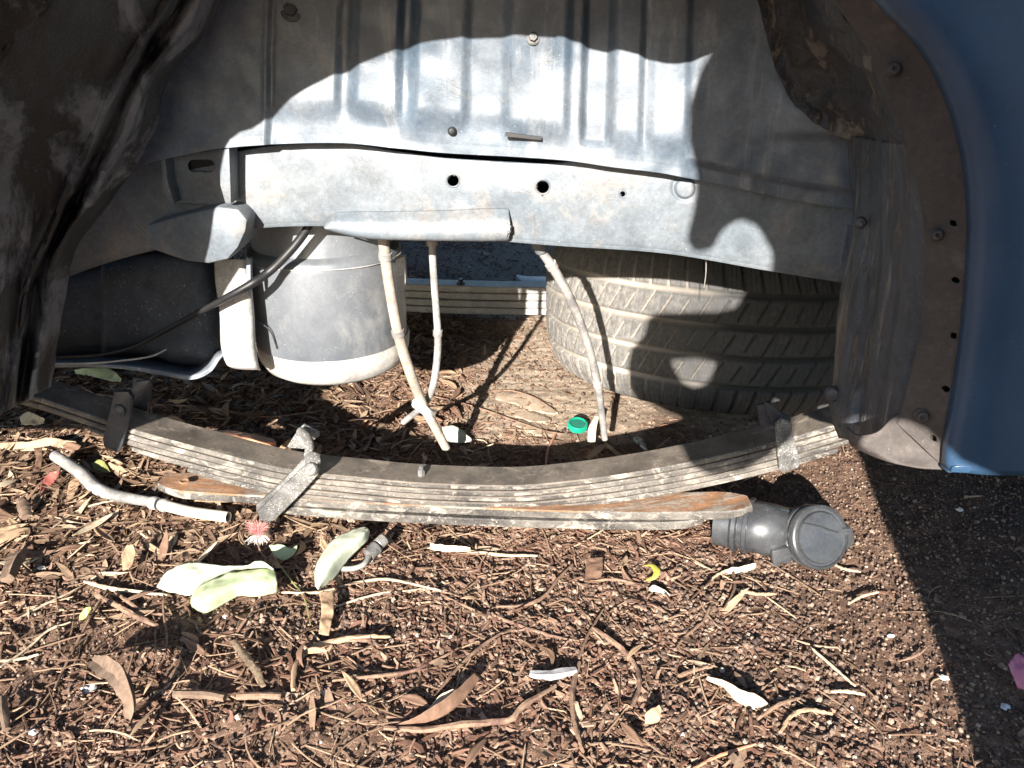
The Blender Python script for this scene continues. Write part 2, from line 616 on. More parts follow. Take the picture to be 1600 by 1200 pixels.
# inner wall of the wheel arch with pressed ribs
edge = [(150, 268), (205, 262), (232, 255), (300, 240), (355, 231), (440, 225), (540, 224), (620, 232), (700, 240), (870, 250),
        (960, 262), (1040, 272), (1145, 294), (1260, 318), (1360, 330)]
low = np.array([P(x, y, Y=Yw(x) - .020) for x, y in edge])
low2 = np.array([P(x, y - 14, Y=Yw(x) - .0195) for x, y in edge])
midc = np.array([P(x, y - 60, Y=Yw(x) - .02) for x, y in edge])
topc = np.array([P(x, 60, Y=Yw(x) - .02) for x, y in edge])
ttop = np.array([P(x, -120, Y=Yw(x) - .05) for x, y in edge])
lowc = cat(low, 520)
cs = [ttop, topc, midc, low2, low]
G = np.empty((150, 520, 3))
cc = np.stack([cat(c, 520) for c in cs])
tt = np.r_[np.linspace(0, 1, 50), np.linspace(1, 2, 51)[1:], np.linspace(2, 3, 31)[1:], np.linspace(3, 4, 21)[1:]]
for i, t in enumerate(tt):
    e_ = np.concatenate([2 * cc[:1] - cc[1:2], cc, 2 * cc[-1:] - cc[-2:-1]])
    k = min(int(t), 3)
    f = t - k
    a0, a1, a2, a3 = e_[k], e_[k + 1], e_[k + 2], e_[k + 3]
    G[i] = a1 * (1 - f) + a2 * f if k >= 2 else .5 * (2 * a1 + (a2 - a0) * f + (2 * a0 - 5 * a1 + 4 * a2 - a3) * f ** 2 + (3 * a1 - a0 - 3 * a2 + a3) * f ** 3)
px, py = proj(G)
ss = lambda a, b, x: np.clip((x - a) / (b - a), 0, 1) ** 2 * (3 - 2 * np.clip((x - a) / (b - a), 0, 1))
lean = (py - 150) * .03
q = px + lean
ribs = [(430, 522, .011), (560, 618, .012), (655, 722, .012), (800, 880, .013), (904, 914, -.0), (965, 996, .012), (1024, 1068, .008)]
D = np.zeros(q.shape)
ey = np.interp(px, [e[0] for e in edge], [e[1] for e in edge])
for a, b, d in ribs:
    d *= .62
    bot = ey - (20 if a > 700 else 28)
    D += d * ss(a - 20, a + 4, q) * (1 - ss(b, b + 13, q)) * (1 - ss(bot - 44, bot, py))
# sunken panel between two ribs, narrow step on the far left
D -= .012 * ss(905, 917, q) * (1 - ss(945, 962, q)) * (1 - ss(ey - 40, ey - 22, py))
D += .010 * (1 - ss(418, 426, q))
D += .012 * ss(1160, 1330, px) * ss(40, 200, py) * (1 - ss(205, 222, py))       # bulge above the crease at the right
D -= .008 * ss(1060, 1100, px) * ss(ey - 34, ey - 18, py)
D += .0035 * fbm(G[..., 0] * 12, G[..., 2] * 12, 3, 5)
nn = gnormals(G)
G = G + nn * D[..., None]
wall = sheet('wheelhouse_wall', G, M['wall'], truck, solid=.003)
# small slot pressed in the wall and stud
for (x, y, r_) in ((706, 205, .0045),):
    pp = P(x, y, Y=Yw(x) - .026)
    flat_obj('rubber_plug', lathe([(0, .006), (r_ * .7, .005), (r_, .001), (r_ * 1.3, -.004)], pp, (0, -1, .1), 16), M['black'], truck, smooth=True)
flat_obj('slot_lip', prism(pc([(790, 207), (846, 214), (846, 219), (789, 213)], Yw(820) - .032), (0, .006, 0)), M['black'], truck)


def bolt(px_, py_, Y, r, parent, axis=(0, -1, .25), mm='clamp', washer=True):
    p = P(px_, py_, Y=Y)
    a = np.array(Vector(axis).normalized())
    parts = []
    if washer:
        parts.append(lathe([(r * 1.55, -.002), (r * 1.55, .0005), (r * 1.2, .0018), (0, .002)], p, axis, 24))
    parts.append(lathe([(r, .0015), (r, .005), (r * .86, .0063), (0, .0066)], p, axis, 6))
    return flat_obj('bolt', merge(parts), M[mm], parent, smooth=True)


bolt(833, 59, Yw(833) - .030, .0055, truck)
# dim bracket and bolt heads high on the wall
bolt(455, 15, Yw(455) - .03, .009, truck, mm='clampdark')

# muddy inner lining at the front of the arch
ys = [-110, 0, 60, 130, 200, 260, 315, 365, 425, 520, 604]
LX = [[400, 346, 318, 262, 243, 210, 175, 135, 108, 95, 80],
      [372, 322, 292, 240, 216, 186, 155, 117, 92, 78, 66],
      [350, 308, 272, 224, 196, 166, 137, 104, 76, 62, 48],
      [325, 284, 246, 204, 174, 145, 118, 88, 58, 44, 30],
      [312, 264, 226, 182, 152, 124, 98, 76, 46, 30, 14],
      [300, 250, 210, 166, 136, 108, 82, 54, 32, 16, 0],
      [230, 180, 130, 80, 40, 10, -10, -25, -30, -40, -50],
      [130, 85, 30, -20, -60, -85, -105, -120, -130, -140, -150],
      [115, 72, 15, -38, -78, -102, -120, -135, -145, -155, -165],
      [-60, -90, -120, -150, -170, -190, -200, -210, -220, -225, -230]]
LY = [1.0, .965, .935, .955, .905, .90, .85, .79, .775, .745]
LB = [0, 8, 16, 28, 36, 45, 80, 120, 130, 160]
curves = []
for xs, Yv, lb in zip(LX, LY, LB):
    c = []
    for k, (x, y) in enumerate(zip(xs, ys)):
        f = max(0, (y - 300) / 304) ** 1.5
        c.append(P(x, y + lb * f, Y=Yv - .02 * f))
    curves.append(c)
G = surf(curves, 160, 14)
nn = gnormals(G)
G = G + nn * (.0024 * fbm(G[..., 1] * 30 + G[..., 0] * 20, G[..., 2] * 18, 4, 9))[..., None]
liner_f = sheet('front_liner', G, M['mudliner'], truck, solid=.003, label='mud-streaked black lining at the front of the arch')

# scoop at the upper right
R0 = [(1130, -120, .97), (1180, -10, .962), (1201, 70, .955), (1215, 115, .95), (1240, 161, .94), (1285, 200, .925), (1332, 219, .90)]
R1 = [(1165, -120, .955), (1213, -10, .95), (1232, 70, .945), (1252, 120, .94), (1282, 165, .93), (1320, 197, .905), (1352, 222, .885)]
R2 = [(1215, -120, .88), (1265, -10, .88), (1300, 70, .88), (1320, 120, .875), (1340, 165, .865), (1360, 198, .85), (1376, 224, .83)]
R3 = [(1230, -120, .72), (1290, -16, .715), (1345, 52, .712), (1373, 101, .71), (1397, 168, .708), (1408, 200, .706), (1418, 228, .705)]
G = surf([pc(R0), pc(R1), pc(R2), pc(R3)], 120, 24)
nn = gnormals(G)
G = G + nn * (.005 * fbm(G[..., 0] * 40 + 3, G[..., 2] * 30, 4, 14))[..., None]
sheet('rear_scoop', G, M['scoop'], truck, solid=.003, label='crusted grey-brown hollow at the upper rear of the arch')

# rear lining
L0 = [(1325, 212, .92), (1330, 300, .90), (1327, 380, .89), (1316, 450, .88), (1306, 520, .87), (1301, 607, .86), (1298, 646, .85), (1313, 684, .84)]
L1 = [(1340, 214, .88), (1346, 300, .86), (1342, 380, .85), (1334, 450, .84), (1326, 520, .83), (1321, 607, .82), (1318, 648, .81), (1330, 690, .81)]
L2 = [(1362, 218, .85), (1362, 300, .84), (1362, 380, .83), (1358, 450, .82), (1352, 520, .81), (1347, 607, .80), (1345, 655, .79), (1350, 690, .79)]
L3 = [(1385, 222, .79), (1395, 300, .775), (1398, 380, .77), (1394, 450, .765), (1386, 520, .76), (1378, 607, .755), (1374, 655, .75), (1372, 689, .75)]
L4 = [(1420, 224, .71), (1445, 315, .71), (1450, 380, .71), (1449, 440, .71), (1446, 502, .71), (1428, 585, .71), (1414, 640, .71), (1394, 686, .71)]
G = surf([pc(c) for c in (L0, L1, L2, L3, L4)], 150, 14)
nn = gnormals(G)
G = G + nn * (.003 * fbm(G[..., 1] * 60 + G[..., 0] * 60, G[..., 2] * 7, 4, 19))[..., None]
sheet('rear_liner', G, M['liner'], truck, solid=.003, label='scraped dark lining with tan dirt at the rear of the arch')
# a shallow fold hanging over the bottom of the lining
flat_obj('liner_clip', lathe([(0, .004), (.007, .003), (.0095, 0), (.0095, -.004)], P(1301, 616, Y=.845), (-.5, -1, .1), 20), M['clampdark'], truck, smooth=True)
flat_obj('liner_clip', lathe([(0, .004), (.005, .003), (.007, 0)], P(1344, 348, Y=.845), (-.3, -1, .1), 16), M['clampdark'], truck, smooth=True)
flat_obj('seam_strip', prism(pc([(1322, 350), (1331, 352), (1322, 417), (1312, 417)], .93), (0, .003, 0)), M['wall'], truck, bevel=.001)

# corner plate under the lining
ct = [(1322, 668, .725), (1335, 680, .715), (1370, 676, .71), (1400, 650, .708), (1440, 640, .706), (1492, 640, .70)]
cm = [(1326, 690, .722), (1345, 698, .712), (1375, 705, .706), (1410, 706, .704), (1445, 700, .700), (1490, 700, .69)]
cb = [(1330, 697, .73), (1360, 712, .715), (1395, 724, .70), (1430, 730, .69), (1460, 733, .685), (1488, 734, .68)]
sheet('corner_plate', surf([pc(ct), pc(cm), pc(cb)], 50, 10), M['strap'] if False else M['flange'], truck, solid=.003)

# arch flange with its screws and holes
B0 = [(1260, -150), (1350, -40), (1376, 0), (1411, 38), (1457, 98), (1492, 175), (1513, 262), (1520, 350), (1517, 430), (1509, 520), (1496, 610), (1482, 690), (1478, 733)]
F0 = [(1165, -170), (1255, -60), (1290, -16), (1341, 52), (1369, 101), (1393, 168), (1414, 224), (1439, 315), (1446, 400), (1442, 502), (1425, 580), (1411, 635), (1402, 662)]
fl = surf([pc(F0, .716), pc(F0, .706), [0.6 * a + .4 * b for a, b in zip(pc(F0, .700), pc(B0, .690))], pc(B0, .682), pc([(x + 6, y) for x, y in B0], .672)], 620, 16)
HOLES = [(1489, 349, 5), (1493, 438, 5), (1490, 525, 5), (1478, 608, 5), (1459, 685, 4.5)]


def cut(G, holes):
    """open round holes: pull the nearest grid points on to each rim, return a face filter"""
    px, py = proj(G)
    for x, y, r in holes:
        dx, dy = px - x, py - y
        d = np.hypot(dx, dy) + 1e-9
        near = (d > r - 1.35) & (d < r + .65)
        f = np.where(near, r / d, 1)
        # move in pixel space at the same distance Y
        tx, ty = x + dx * f, y + dy * f
        idx = np.argwhere(near)
        for i, j in idx:
            G[i, j] = P(tx[i, j], ty[i, j], Y=G[i, j, 1])

    def keep(c):
        cx, cy = proj(c)
        k = np.ones(len(c), bool)
        for x, y, r in holes:
            k &= np.hypot(cx - x, cy - y).min(1) > r - .35
        return k
    return keep


kp = cut(fl, HOLES)
flange = sheet('arch_flange', fl, M['flange'], truck, solid=.002, keep=kp, label='dull brown return lip around the wheel arch')
flat_obj('flange_backing', prism(pc([(1450, 330), (1505, 330), (1500, 520), (1480, 640), (1465, 700), (1440, 690), (1455, 600), (1465, 500)], .735), (0, .004, 0)), M['under'], truck)
for x, y, r in ((1396, 108, .0042), (1463, 367, .0042), (1440, 650, .0052)):
    q_ = flat_obj('bolt', merge([lathe([(r * 1.5, -.002), (r * 1.5, 0), (r * 1.1, .002), (r, .0025), (r, .0055), (r * .5, .006), (0, .003)], P(x, y, Y=.694), (-.3, -1, .15), 24)]), M['flange'], truck, smooth=True)

# blue outer skin: arch lip outward to the edges of the bed side
lipR = [tuple(P(x + 2, y, Y=.668)) for x, y in B0[::-1]]


def shift(p, dY):
    return (p[0] + .238 * dY, .66 + dY, p[1] - .379 * dY)


lipT = [(.20, .862), (.13, .882), (.06, .893), (-.037, .902), (-.125, .902), (-.221, .888), (-.291, .866), (-.328, .851), (-.376, .826), (-.426, .791), (-.468, .755)]
APX = [(1120, 107), (1060, 97), (990, 82), (940, 70), (870, 57), (760, 55), (640, 70), (555, 100), (510, 118), (455, 150), (400, 195), (352, 232)]
lipT = []
for x, y in APX:
    w = P(x, y, Y=Yw(x) - .028)
    lipT.append((w[0] - .238 * (w[1] - .66), w[2] + .379 * (w[1] - .66)))
lipT = [(.20, .860)] + lipT[1:]
lipT = [shift(p, .008 - .035 * max(0, min(1, (.3 - p[0]) / .75))) for p in lipT]
lipS = [(-.526, .635, .625), (-.594, .635, .54), (-.608, .635, .47), (-.690, .635, .358), (-.72, .635, .31)]
con = np.array(lipT[4:] + lipS)
cen = np.array([-.09, .7, .42])
outw = con.copy()
for k in range(len(con)):
    dv = con[k] - cen
    dv[1] = 0
    dv /= np.linalg.norm(dv)
    outw[k] += dv * (.008 + .03 * min(1, k / 5)) + np.array([0, .12, 0])
ctop = arc(con, 60)
otop = arc(outw, 60)
sheet('arch_flange', surf([ctop, ctop + [0, .004, 0], (ctop + otop) / 2 + [0, .01, 0], otop], 60, 4), M['flange'], truck, solid=.002, label='brown return lip at the front of the wheel arch')
lip = lipR[:-2] + lipT + lipS
lip = arc(np.array(lip), 260)
out = []
for p in lip:
    dx, dz = p[0] + .09, p[2] - .42
    k = 1e9
    if dx > 0:
        k = min(k, (2.6 - p[0]) / max(dx, 1e-3))
    else:
        k = min(k, (-2.6 - p[0]) / min(dx, -1e-3))
    if dz > 0:
        k = min(k, (1.28 - p[2]) / max(dz, 1e-3))
    else:
        k = min(k, 1e9)
    q3 = p + k * np.array([dx, 0, dz])
    q3[2] = max(q3[2], .352 if p[0] > 0 else .30)
    q3[1] = .655 - (.02 if p[0] < 0 else 0)
    out.append(q3)
out = np.array(out)
rows = [lip + np.array([0, .012, 0])]
for f_, dy in ((0, .0), (.006, -.007), (.02, -.012), (.06, -.013), (.15, -.014), (.4, -.012), (1, 0)):
    w = lip * (1 - f_) + out * f_
    w[:, 1] = lip[:, 1] * (1 - min(1, f_)) + out[:, 1] * min(1, f_) + dy
    rows.append(w)
G = np.stack(rows)
G = np.stack([cat(G[:, j], 43) for j in range(G.shape[1])], 1)
sheet('bed_side_panel', G, M['blue'], truck, solid=.0015)
# rolled bottom edge of the skin right of the arch
bx = [P(1484, 733, Y=.674), np.array([.47, .668, .352]), np.array([.8, .66, .352]), np.array([1.6, .655, .352]), np.array([2.6, .655, .352])]
bx = np.array(bx)
kf = np.array([.15, .75, 1, 1, 1])[:, None]
G = surf([bx + kf * np.array(o3) for o3 in ((0, -.0135, .012), (0, -.0135, .004), (0, -.009, -.002), (0, .02, -.004))], 60, 6)
sheet('sill_roll', G, M['blue'], truck, solid=.0015)

# roof of the arch (above the picture) and bed box behind it
top = arc(np.array([lip[i] for i in range(75, 215)]), 60)
back = top + np.array([0, .36, 0])
back[:, 2] = np.maximum(back[:, 2] + .02, .8)
midr = (top + back) / 2 + np.array([0, 0, .05])
sheet('wheelhouse_roof', surf([top + [0, .01, -.002], midr, back], 60, 8), M['mudliner'], truck, solid=.003)


def box(x0, x1, y0, y1, z0, z1):
    return prism([(x0, y0, z0), (x1, y0, z0), (x1, y0, z1), (x0, y0, z1)], (0, y1 - y0, 0))


flat_obj('bed_floor', box(-2.6, 2.6, 1.14, 2.5, .64, .70), M['under'], truck)
flat_obj('bed_wall', box(-2.6, 2.6, 2.5, 2.53, .40, 1.28), M['blue'], truck)
flat_obj('bed_wall', box(-2.6, 2.6, 1.10, 1.13, .645, 1.28), M['under'], truck)

# chassis rail
RT = [(60, 320), (150, 262), (215, 246), (300, 243), (360, 238), (440, 226), (540, 224), (620, 236), (700, 246), (800, 253), (870, 254), (930, 250), (1040, 262), (1200, 290), (1345, 318)]
RB = [(60, 444), (150, 411), (215, 392), (300, 372), (400, 352), (540, 349), (700, 364), (870, 379), (1040, 391), (1200, 418), (1345, 441)]
n_ = 940
ct_ = cat([P(x, y, Y=Yw(x) + .012) for x, y in RT], n_)
cb_ = cat([P(x, y, Y=Yw(x) + .012) for x, y in RB], n_)
rows = []
for t in np.linspace(0, 1, 108):
    w = ct_ * (1 - t) + cb_ * t
    w = w + np.array([0, -.005 * math.sin(math.pi * t) ** .5, 0])
    rows.append(w)
rows.append(cb_ + [0, -.002, -.004])
rows.append(cb_ + [0, .006, -.006])
rows.append(cb_ + [0, .05, -.004])
G = np.stack(rows)
px, py = proj(G)
G[..., 1] += (.0009 * fbm(px / 90, py / 60, 3, 44))
# pressed disc near the right end
d = np.hypot(px - 1070, py - 294)
G[..., 1] -= .003 * (1 - ss(13, 17, d)) - .002 * np.exp(-((d - 18) / 3) ** 2)
kp = cut(G, [(708, 282, 10.5), (848, 292, 11.5), (973, 303, 5.5)])
rail = sheet('chassis_rail', G, M['rail'], truck, solid=.003, keep=kp)
for x, y, r_ in ((708, 282, 10.2), (848, 292, 11.2), (973, 303, 5.4)):
    rim = np.array([P(x + r_ * math.cos(a), y + r_ * math.sin(a), Y=Yw(x) + .0072) for a in np.linspace(0, 2 * math.pi, 49)])
    flat_obj('hole_rim', tube(rim, .0013, 8, 72, caps=False), M['rail'], rail, smooth=True)
# inner web of the rail, behind the holes
web = surf([ct_ + [0, .075, 0], cb_ + [0, .075, -.004]], 60, 2)
sheet('rail_web', web, M['under'], truck, solid=.003)
# reinforcing plate
pt = [(505, 352), (515, 337), (540, 331), (620, 330), (700, 328), (785, 325), (796, 332)]
pm = [(506, 355), (520, 348), (560, 350), (640, 352), (700, 352), (785, 350), (797, 350)]
pb = [(508, 358), (540, 366), (580, 372), (640, 374), (700, 375), (785, 375), (796, 371)]
G = surf([np.array([P(x, y, Y=Yw(x) + .004) for x, y in pt]), np.array([P(x, y, Y=Yw(x) - .008) for x, y in pm]),
          np.array([P(x, y, Y=Yw(x) - .006) for x, y in pb]), np.array([P(x, y + 1, Y=Yw(x) + .03) for x, y in pb])], 90, 12)
sheet('reinforcing_plate', G, M['rail'], truck, solid=.003)

# spring hanger bracket on the rail
hb = [(226, 352), (260, 342), (300, 332), (340, 322), (372, 326), (387, 344), (384, 362), (372, 388), (356, 406), (325, 413), (290, 409), (262, 400), (230, 388)]
flat_obj('hanger_bracket', prism([P(x, y, Y=Yw(x) - .034) for x, y in hb], (0, .075, 0)), M['rail'], truck, bevel=.006)
gp = np.stack([cat([P(x, y, Y=Yw(x) - .002) for x, y in l], 60) for l in (((253, 246), (350, 232)), ((256, 262), (351, 250)), ((262, 285), (353, 280)), ((270, 318), (355, 322)))])
G = np.stack([cat(gp[:, j], 50) for j in range(60)], 1)
px, py = proj(G)


def keepslot(c):
    cx, cy = proj(c.mean(1))
    r_ = np.hypot(np.maximum(np.abs(cx - 314) - 12, 0), (cy - 259))
    return r_ > 9.5


sheet('bracket_plate', G, M['rail'], truck, solid=.003, keep=keepslot)
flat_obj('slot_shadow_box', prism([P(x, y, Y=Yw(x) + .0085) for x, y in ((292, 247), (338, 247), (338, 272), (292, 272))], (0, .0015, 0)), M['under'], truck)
for xs in (((341, 234), (358, 232), (361, 318), (352, 318), (344, 290)), ((252, 250), (258, 249), (262, 285), (272, 318), (262, 312), (254, 290))):
    flat_obj('bracket_fin', prism([P(x, y, Y=Yw(x) - .030) for x, y in xs], (.0, .035, 0)), M['rail'], truck, bevel=.001)

# fuel tank, shield, strap
fx = [[(40, 400, 1.30), (130, 395, 1.30), (230, 385, 1.30), (330, 385, 1.30), (372, 395, 1.34)],
      [(40, 430, 1.20), (130, 425, 1.20), (230, 400, 1.20), (325, 405, 1.20), (368, 420, 1.30)],
      [(40, 480, 1.18), (130, 480, 1.18), (230, 470, 1.18), (332, 480, 1.18), (372, 485, 1.28)],
      [(40, 530, 1.19), (130, 535, 1.19), (230, 520, 1.185), (336, 530, 1.18), (374, 530, 1.28)],
      [(40, 556, 1.23), (130, 558, 1.24), (240, 545, 1.22), (335, 560, 1.20), (374, 550, 1.28)],
      [(40, 560, 1.34), (130, 562, 1.34), (240, 560, 1.34), (320, 573, 1.30), (374, 560, 1.34)]]
G = surf([pc(c) for c in fx], 100, 16)
px, py = proj(G)
G[..., 1] += .02 * ss(128, 160, px) * (1 - ss(160, 166, px)) * 0
G[..., 1] -= .02 * ss(158, 172, px)
G[..., 1] -= .02 * np.exp(-(((px - 295) / 45) ** 2 + ((py - 540) / 26) ** 2))
sheet('fuel_tank', G, M['fuel'], truck, solid=.003)
su = [(60, 560, 1.24), (120, 558, 1.24), (190, 553, 1.24), (250, 562, 1.23), (300, 572, 1.21), (322, 560, 1.19), (334, 546, 1.19), (348, 544, 1.19)]
sm = [(60, 568, 1.16), (120, 566, 1.16), (190, 568, 1.15), (250, 576, 1.14), (296, 584, 1.13), (324, 575, 1.13), (338, 556, 1.14), (350, 548, 1.15)]
sb = [(60, 574, 1.15), (120, 573, 1.15), (190, 576, 1.14), (250, 586, 1.13), (298, 593, 1.12), (328, 582, 1.125), (342, 562, 1.13), (352, 552, 1.14)]
sheet('heat_shield', surf([pc(su), pc(sm), pc(sb)], 90, 8), M['shield'], truck, solid=.002)
sp_ = [[(334, 405, 1.155), (336, 440, 1.145), (343, 490, 1.135), (345, 540, 1.130), (353, 568, 1.130), (362, 575, 1.135)],
       [(352, 405, 1.140), (354, 440, 1.130), (360, 490, 1.125), (362, 540, 1.120), (368, 570, 1.120), (374, 577, 1.130)],
       [(372, 405, 1.135), (376, 440, 1.125), (380, 490, 1.120), (382, 540, 1.115), (388, 571, 1.115), (392, 578, 1.125)],
       [(384, 405, 1.145), (391, 440, 1.135), (396, 490, 1.130), (398, 540, 1.125), (403, 571, 1.125), (406, 578, 1.135)],
       [(386, 405, 1.175), (392, 440, 1.165), (397, 490, 1.160), (400, 540, 1.155), (404, 571, 1.155), (408, 578, 1.165)]]
sheet('tank_strap', surf([pc(c) for c in sp_], 60, 6), M['strap'], truck, solid=.003)
# bracket tongue beside the strap
flat_obj('strap_tongue', prism(pc([(384, 402), (391, 404), (392, 440), (389, 468), (385, 440)], 1.115), (0, .01, 0)), M['shield'], truck, bevel=.001)

# canister
co = np.array([-.316, 1.272, 0])
prof = [(0, .64), (.090, .63), (.104, .60), (.108, .54), (.1115, .47), (.1145, .437), (.1235, .432), (.127, .427), (.128, .422), (.1285, .416),
        (.130, .37), (.131, .33), (.1305, .30), (.1295, .272)]
canister = flat_obj('canister', lathe(prof, co, (0, 0, 1), 96), M['tank'], truck, smooth=True)
flat_obj('canister_band', lathe([(.1275, .273), (.1320, .273), (.1333, .268), (.132, .252), (.129, .238), (.121, .224), (.105, .214), (.065, .209), (0, .207)], co, (.0, .03, 1), 96), M['band'], truck, smooth=True)
v1 = tube([co + [.1315 * math.cos(a), .1315 * math.sin(a), .422 + .0015 * math.sin(a * 3)] for a in np.linspace(0, 2 * math.pi, 40)], .0009, 6, 90)
flat_obj('canister_seam', v1, M['band'], truck, smooth=True)
v1 = tube(pc([(398, 503), (412, 508), (424, 520), (433, 545)], 1.155), .0012, 6, 24)
flat_obj('wire', v1, M['black'], truck, smooth=True)
# bracket tab on the right side of the drum
flat_obj('canister_tab', prism(pc([(618, 408), (632, 400), (634, 440), (630, 462), (618, 466)], 1.22), (0, .02, 0)), M['strap'], truck, bevel=.001)

# cable crossing the tank
cb1 = pc([(488, 345, 1.12), (470, 372, 1.12), (446, 400, 1.115), (420, 425, 1.11), (392, 444, 1.095), (352, 466, 1.095), (300, 494, 1.12), (250, 521, 1.15), (205, 543, 1.15), (150, 555, 1.15), (80, 558, 1.15)])
flat_obj('cable', tube(cb1, [.0062, .0066, .0062, .005, .0038, .0034, .0032, .003, .0028], 12, 120), M['cable'], truck, smooth=True)
flat_obj('cable', tube(pc([(70, 568, 1.145), (150, 567, 1.145), (230, 558, 1.147), (262, 545, 1.15)]), .0016, 6, 40), M['strap'], truck, smooth=True)

# hanging hoses
h1 = pc([(598, 366, 1.16), (602, 400, 1.165), (609, 450, 1.18), (622, 520, 1.20), (640, 580, 1.22), (660, 630, 1.24), (680, 668, 1.26), (697, 700, 1.275)])
flat_obj('brake_hose', tube(h1, [.0088, .0088, .0088, .0092, .009, .0085, .0082], 16, 140), M['hose'], truck, smooth=True, label='thick tan hose hanging nearest the canister')
h2 = pc([(675, 366, 1.24), (676, 400, 1.24), (679, 450, 1.245), (684, 520, 1.25), (683, 560, 1.255), (676, 605, 1.26), (662, 633, 1.27), (645, 648, 1.285), (630, 660, 1.30)])
flat_obj('brake_hose', tube(h2, [.0062, .0062, .0062, .0065, .0066, .006, .0055], 14, 120), M['hosegrey'], truck, smooth=True, label='thin grey hose crossing behind the tan one')
h3 = pc([(832, 372, 1.14), (845, 392, 1.145), (862, 415, 1.15), (885, 455, 1.17), (905, 500, 1.20), (922, 550, 1.23), (934, 600, 1.26), (940, 645, 1.285), (945, 686, 1.30)])
flat_obj('brake_hose', tube(h3, [.006, .0075, .0075, .0073, .0070, .007, .0068, .0064, .0060], 14, 140), M['hosegrey'], truck, smooth=True, label='grey braided hose hanging in front of the spare tyre')
flat_obj('hose_end', lathe([(0, .022), (.0085, .022), (.0095, .018), (.0095, -.006), (0, -.006)], P(675, 378, Y=1.24), (0, 0, 1), 18), M['hosegrey'], truck, smooth=True)
flat_obj('hose_end', tube(pc([(836, 372, 1.13), (846, 390, 1.142)]), .0105, 14, 6), M['rail'], truck, smooth=True)
for hp, i_, r_ in ((h1, 1, .0108), (h1, 3, .0110), (h2, 3, .0084), (h3, 2, .0092), (h3, 6, .0088)):
    d_ = hp[i_ + 1] - hp[i_]
    d_ = d_ / np.linalg.norm(d_)
    flat_obj('hose_clip', tube([hp[i_] - d_ * .005, hp[i_] + d_ * .005], r_, 14, 4), M['hosegrey'], truck, smooth=True)
jt = []
for k in range(7):
    a, b = random.uniform(-8, 6), random.uniform(-6, 6)
    jt.append(tube(pc([(655 + a, 632 + b, 1.255), (664, 641, 1.232), (676 + a * .3, 650 + b, 1.25)]), [.006, .0085, .006], 10, 14))
flat_obj('hose_joint', merge(jt), M['tape'], truck, smooth=True, label='lumpy pale tape where the two hoses meet')
# tie hanging below the rail
flat_obj('cable_tie', tube(pc([(1103, 396, 1.05), (1103, 425, 1.052), (1100, 450, 1.054)]), [.0022, .002, .0012], 6, 14, squash=.4), M['band'], truck, smooth=True)

# ------------------------------------------------------------------ spare tyre
tilt = R(7)
tc_ = np.array([.478, 1.775, .160])
n_t, n_v = 1500, 150
prof = []          # (r, h) outer carcass from lower bead to upper bead
pts = [(.235, -.095), (.27, -.122), (.315, -.131), (.345, -.127), (.361, -.112), (.3735, -.090), (.381, -.058), (.3845, -.03), (.385, 0),
       (.3845, .03), (.381, .058), (.3735, .090), (.361, .112), (.345, .127), (.315, .131), (.27, .122), (.235, .095)]
seg_s = arc(np.array(pts) * np.array([1.03, 1.22]), n_v)
th = np.linspace(0, 2 * np.pi, n_t, endpoint=False)
TH, VV = np.meshgrid(th, np.arange(n_v), indexing='ij')
r_ = seg_s[VV, 0]
h_ = seg_s[VV, 1]
dep = np.zeros_like(r_)
gw = .0046
for gpos in (-.092, -.031, .031, .092):
    dep = np.maximum(dep, .0095 * (1 - ss(gw * .8, gw * 1.5, np.abs(h_ - gpos))))
K = 66
ph = TH * K / (2 * np.pi)
ribn = np.floor((h_ + .031) / .0615)
ph_r = ph + .37 * ribn
loc = np.abs(((h_ + .031) / .0615) % 1 - .5)


def slot(phase, width):
    f = np.abs((phase % 1) - .5)
    return 1 - ss(width * .6, width, .5 - f)


inr = (np.abs(h_) < .090)
mid = inr * (np.abs(h_) > .0)
lat = -h_ * 15
dep = np.maximum(dep, .0065 * slot(ph_r + lat, .070) * inr * (1 - ss(.30, .38, loc * (1 + .3 * np.sin(ph * 2.1)))))
dep = np.maximum(dep, .0014 * slot(ph_r * 3.0 + lat * .8, .09) * inr * (loc < .36))
dep = np.maximum(dep, .0009 * slot(ph_r * 2.0 - lat * 1.6, .07) * inr * (loc < .3))
shd = (np.abs(h_) > .099) & (r_ > .345)
dep = np.maximum(dep, .0065 * slot(ph * 1.0 + np.abs(h_) * 4, .11) * shd)
dep = np.maximum(dep, .0016 * slot(ph * 4.0 + np.abs(h_) * 3, .13) * shd * (r_ > .352))
rn = r_ - dep * np.clip((r_ - .3) / .06, 0, 1)
hn = h_ - np.sign(h_) * dep * .7 * (np.abs(h_) > .135)
rn += .0012 * fbm(TH * 6, h_ * 20, 2, 60)
lx, ly, lz = rn * np.cos(TH), rn * np.sin(TH), hn
# tilt: near side lifted
cT, sT = math.cos(tilt), math.sin(tilt)
V = np.stack([lx + tc_[0], ly * cT + lz * sT + tc_[1], -ly * sT + lz * cT + tc_[2] - .05 * lx], -1).reshape(-1, 3)
F = grid_faces(n_t, n_v)
i0 = np.arange(n_v - 1)
wrap = np.stack([(n_t - 1) * n_v + i0, (n_t - 1) * n_v + i0 + 1, i0 + 1, i0], -1)
F = np.concatenate([F, wrap])
tyre = empty('spare_tyre', (tc_[0], tc_[1], 0), 'worn dusty spare tyre lying tilted on the soil behind the chassis rail', 'tyre')
me = raw_mesh('tyre_casing', V, F)
at = me.attributes.new('groove', 'FLOAT', 'POINT')
at.data.foreach_set('value', np.clip(dep / .006, 0, 1).astype(np.float32).ravel())
m, nt, bs = newmat('dusty_tyre')
v = coords(nt)
n1 = noise(nt, v, 7, 7, .6)
n2 = noise(nt, v, 90, 6, .7)
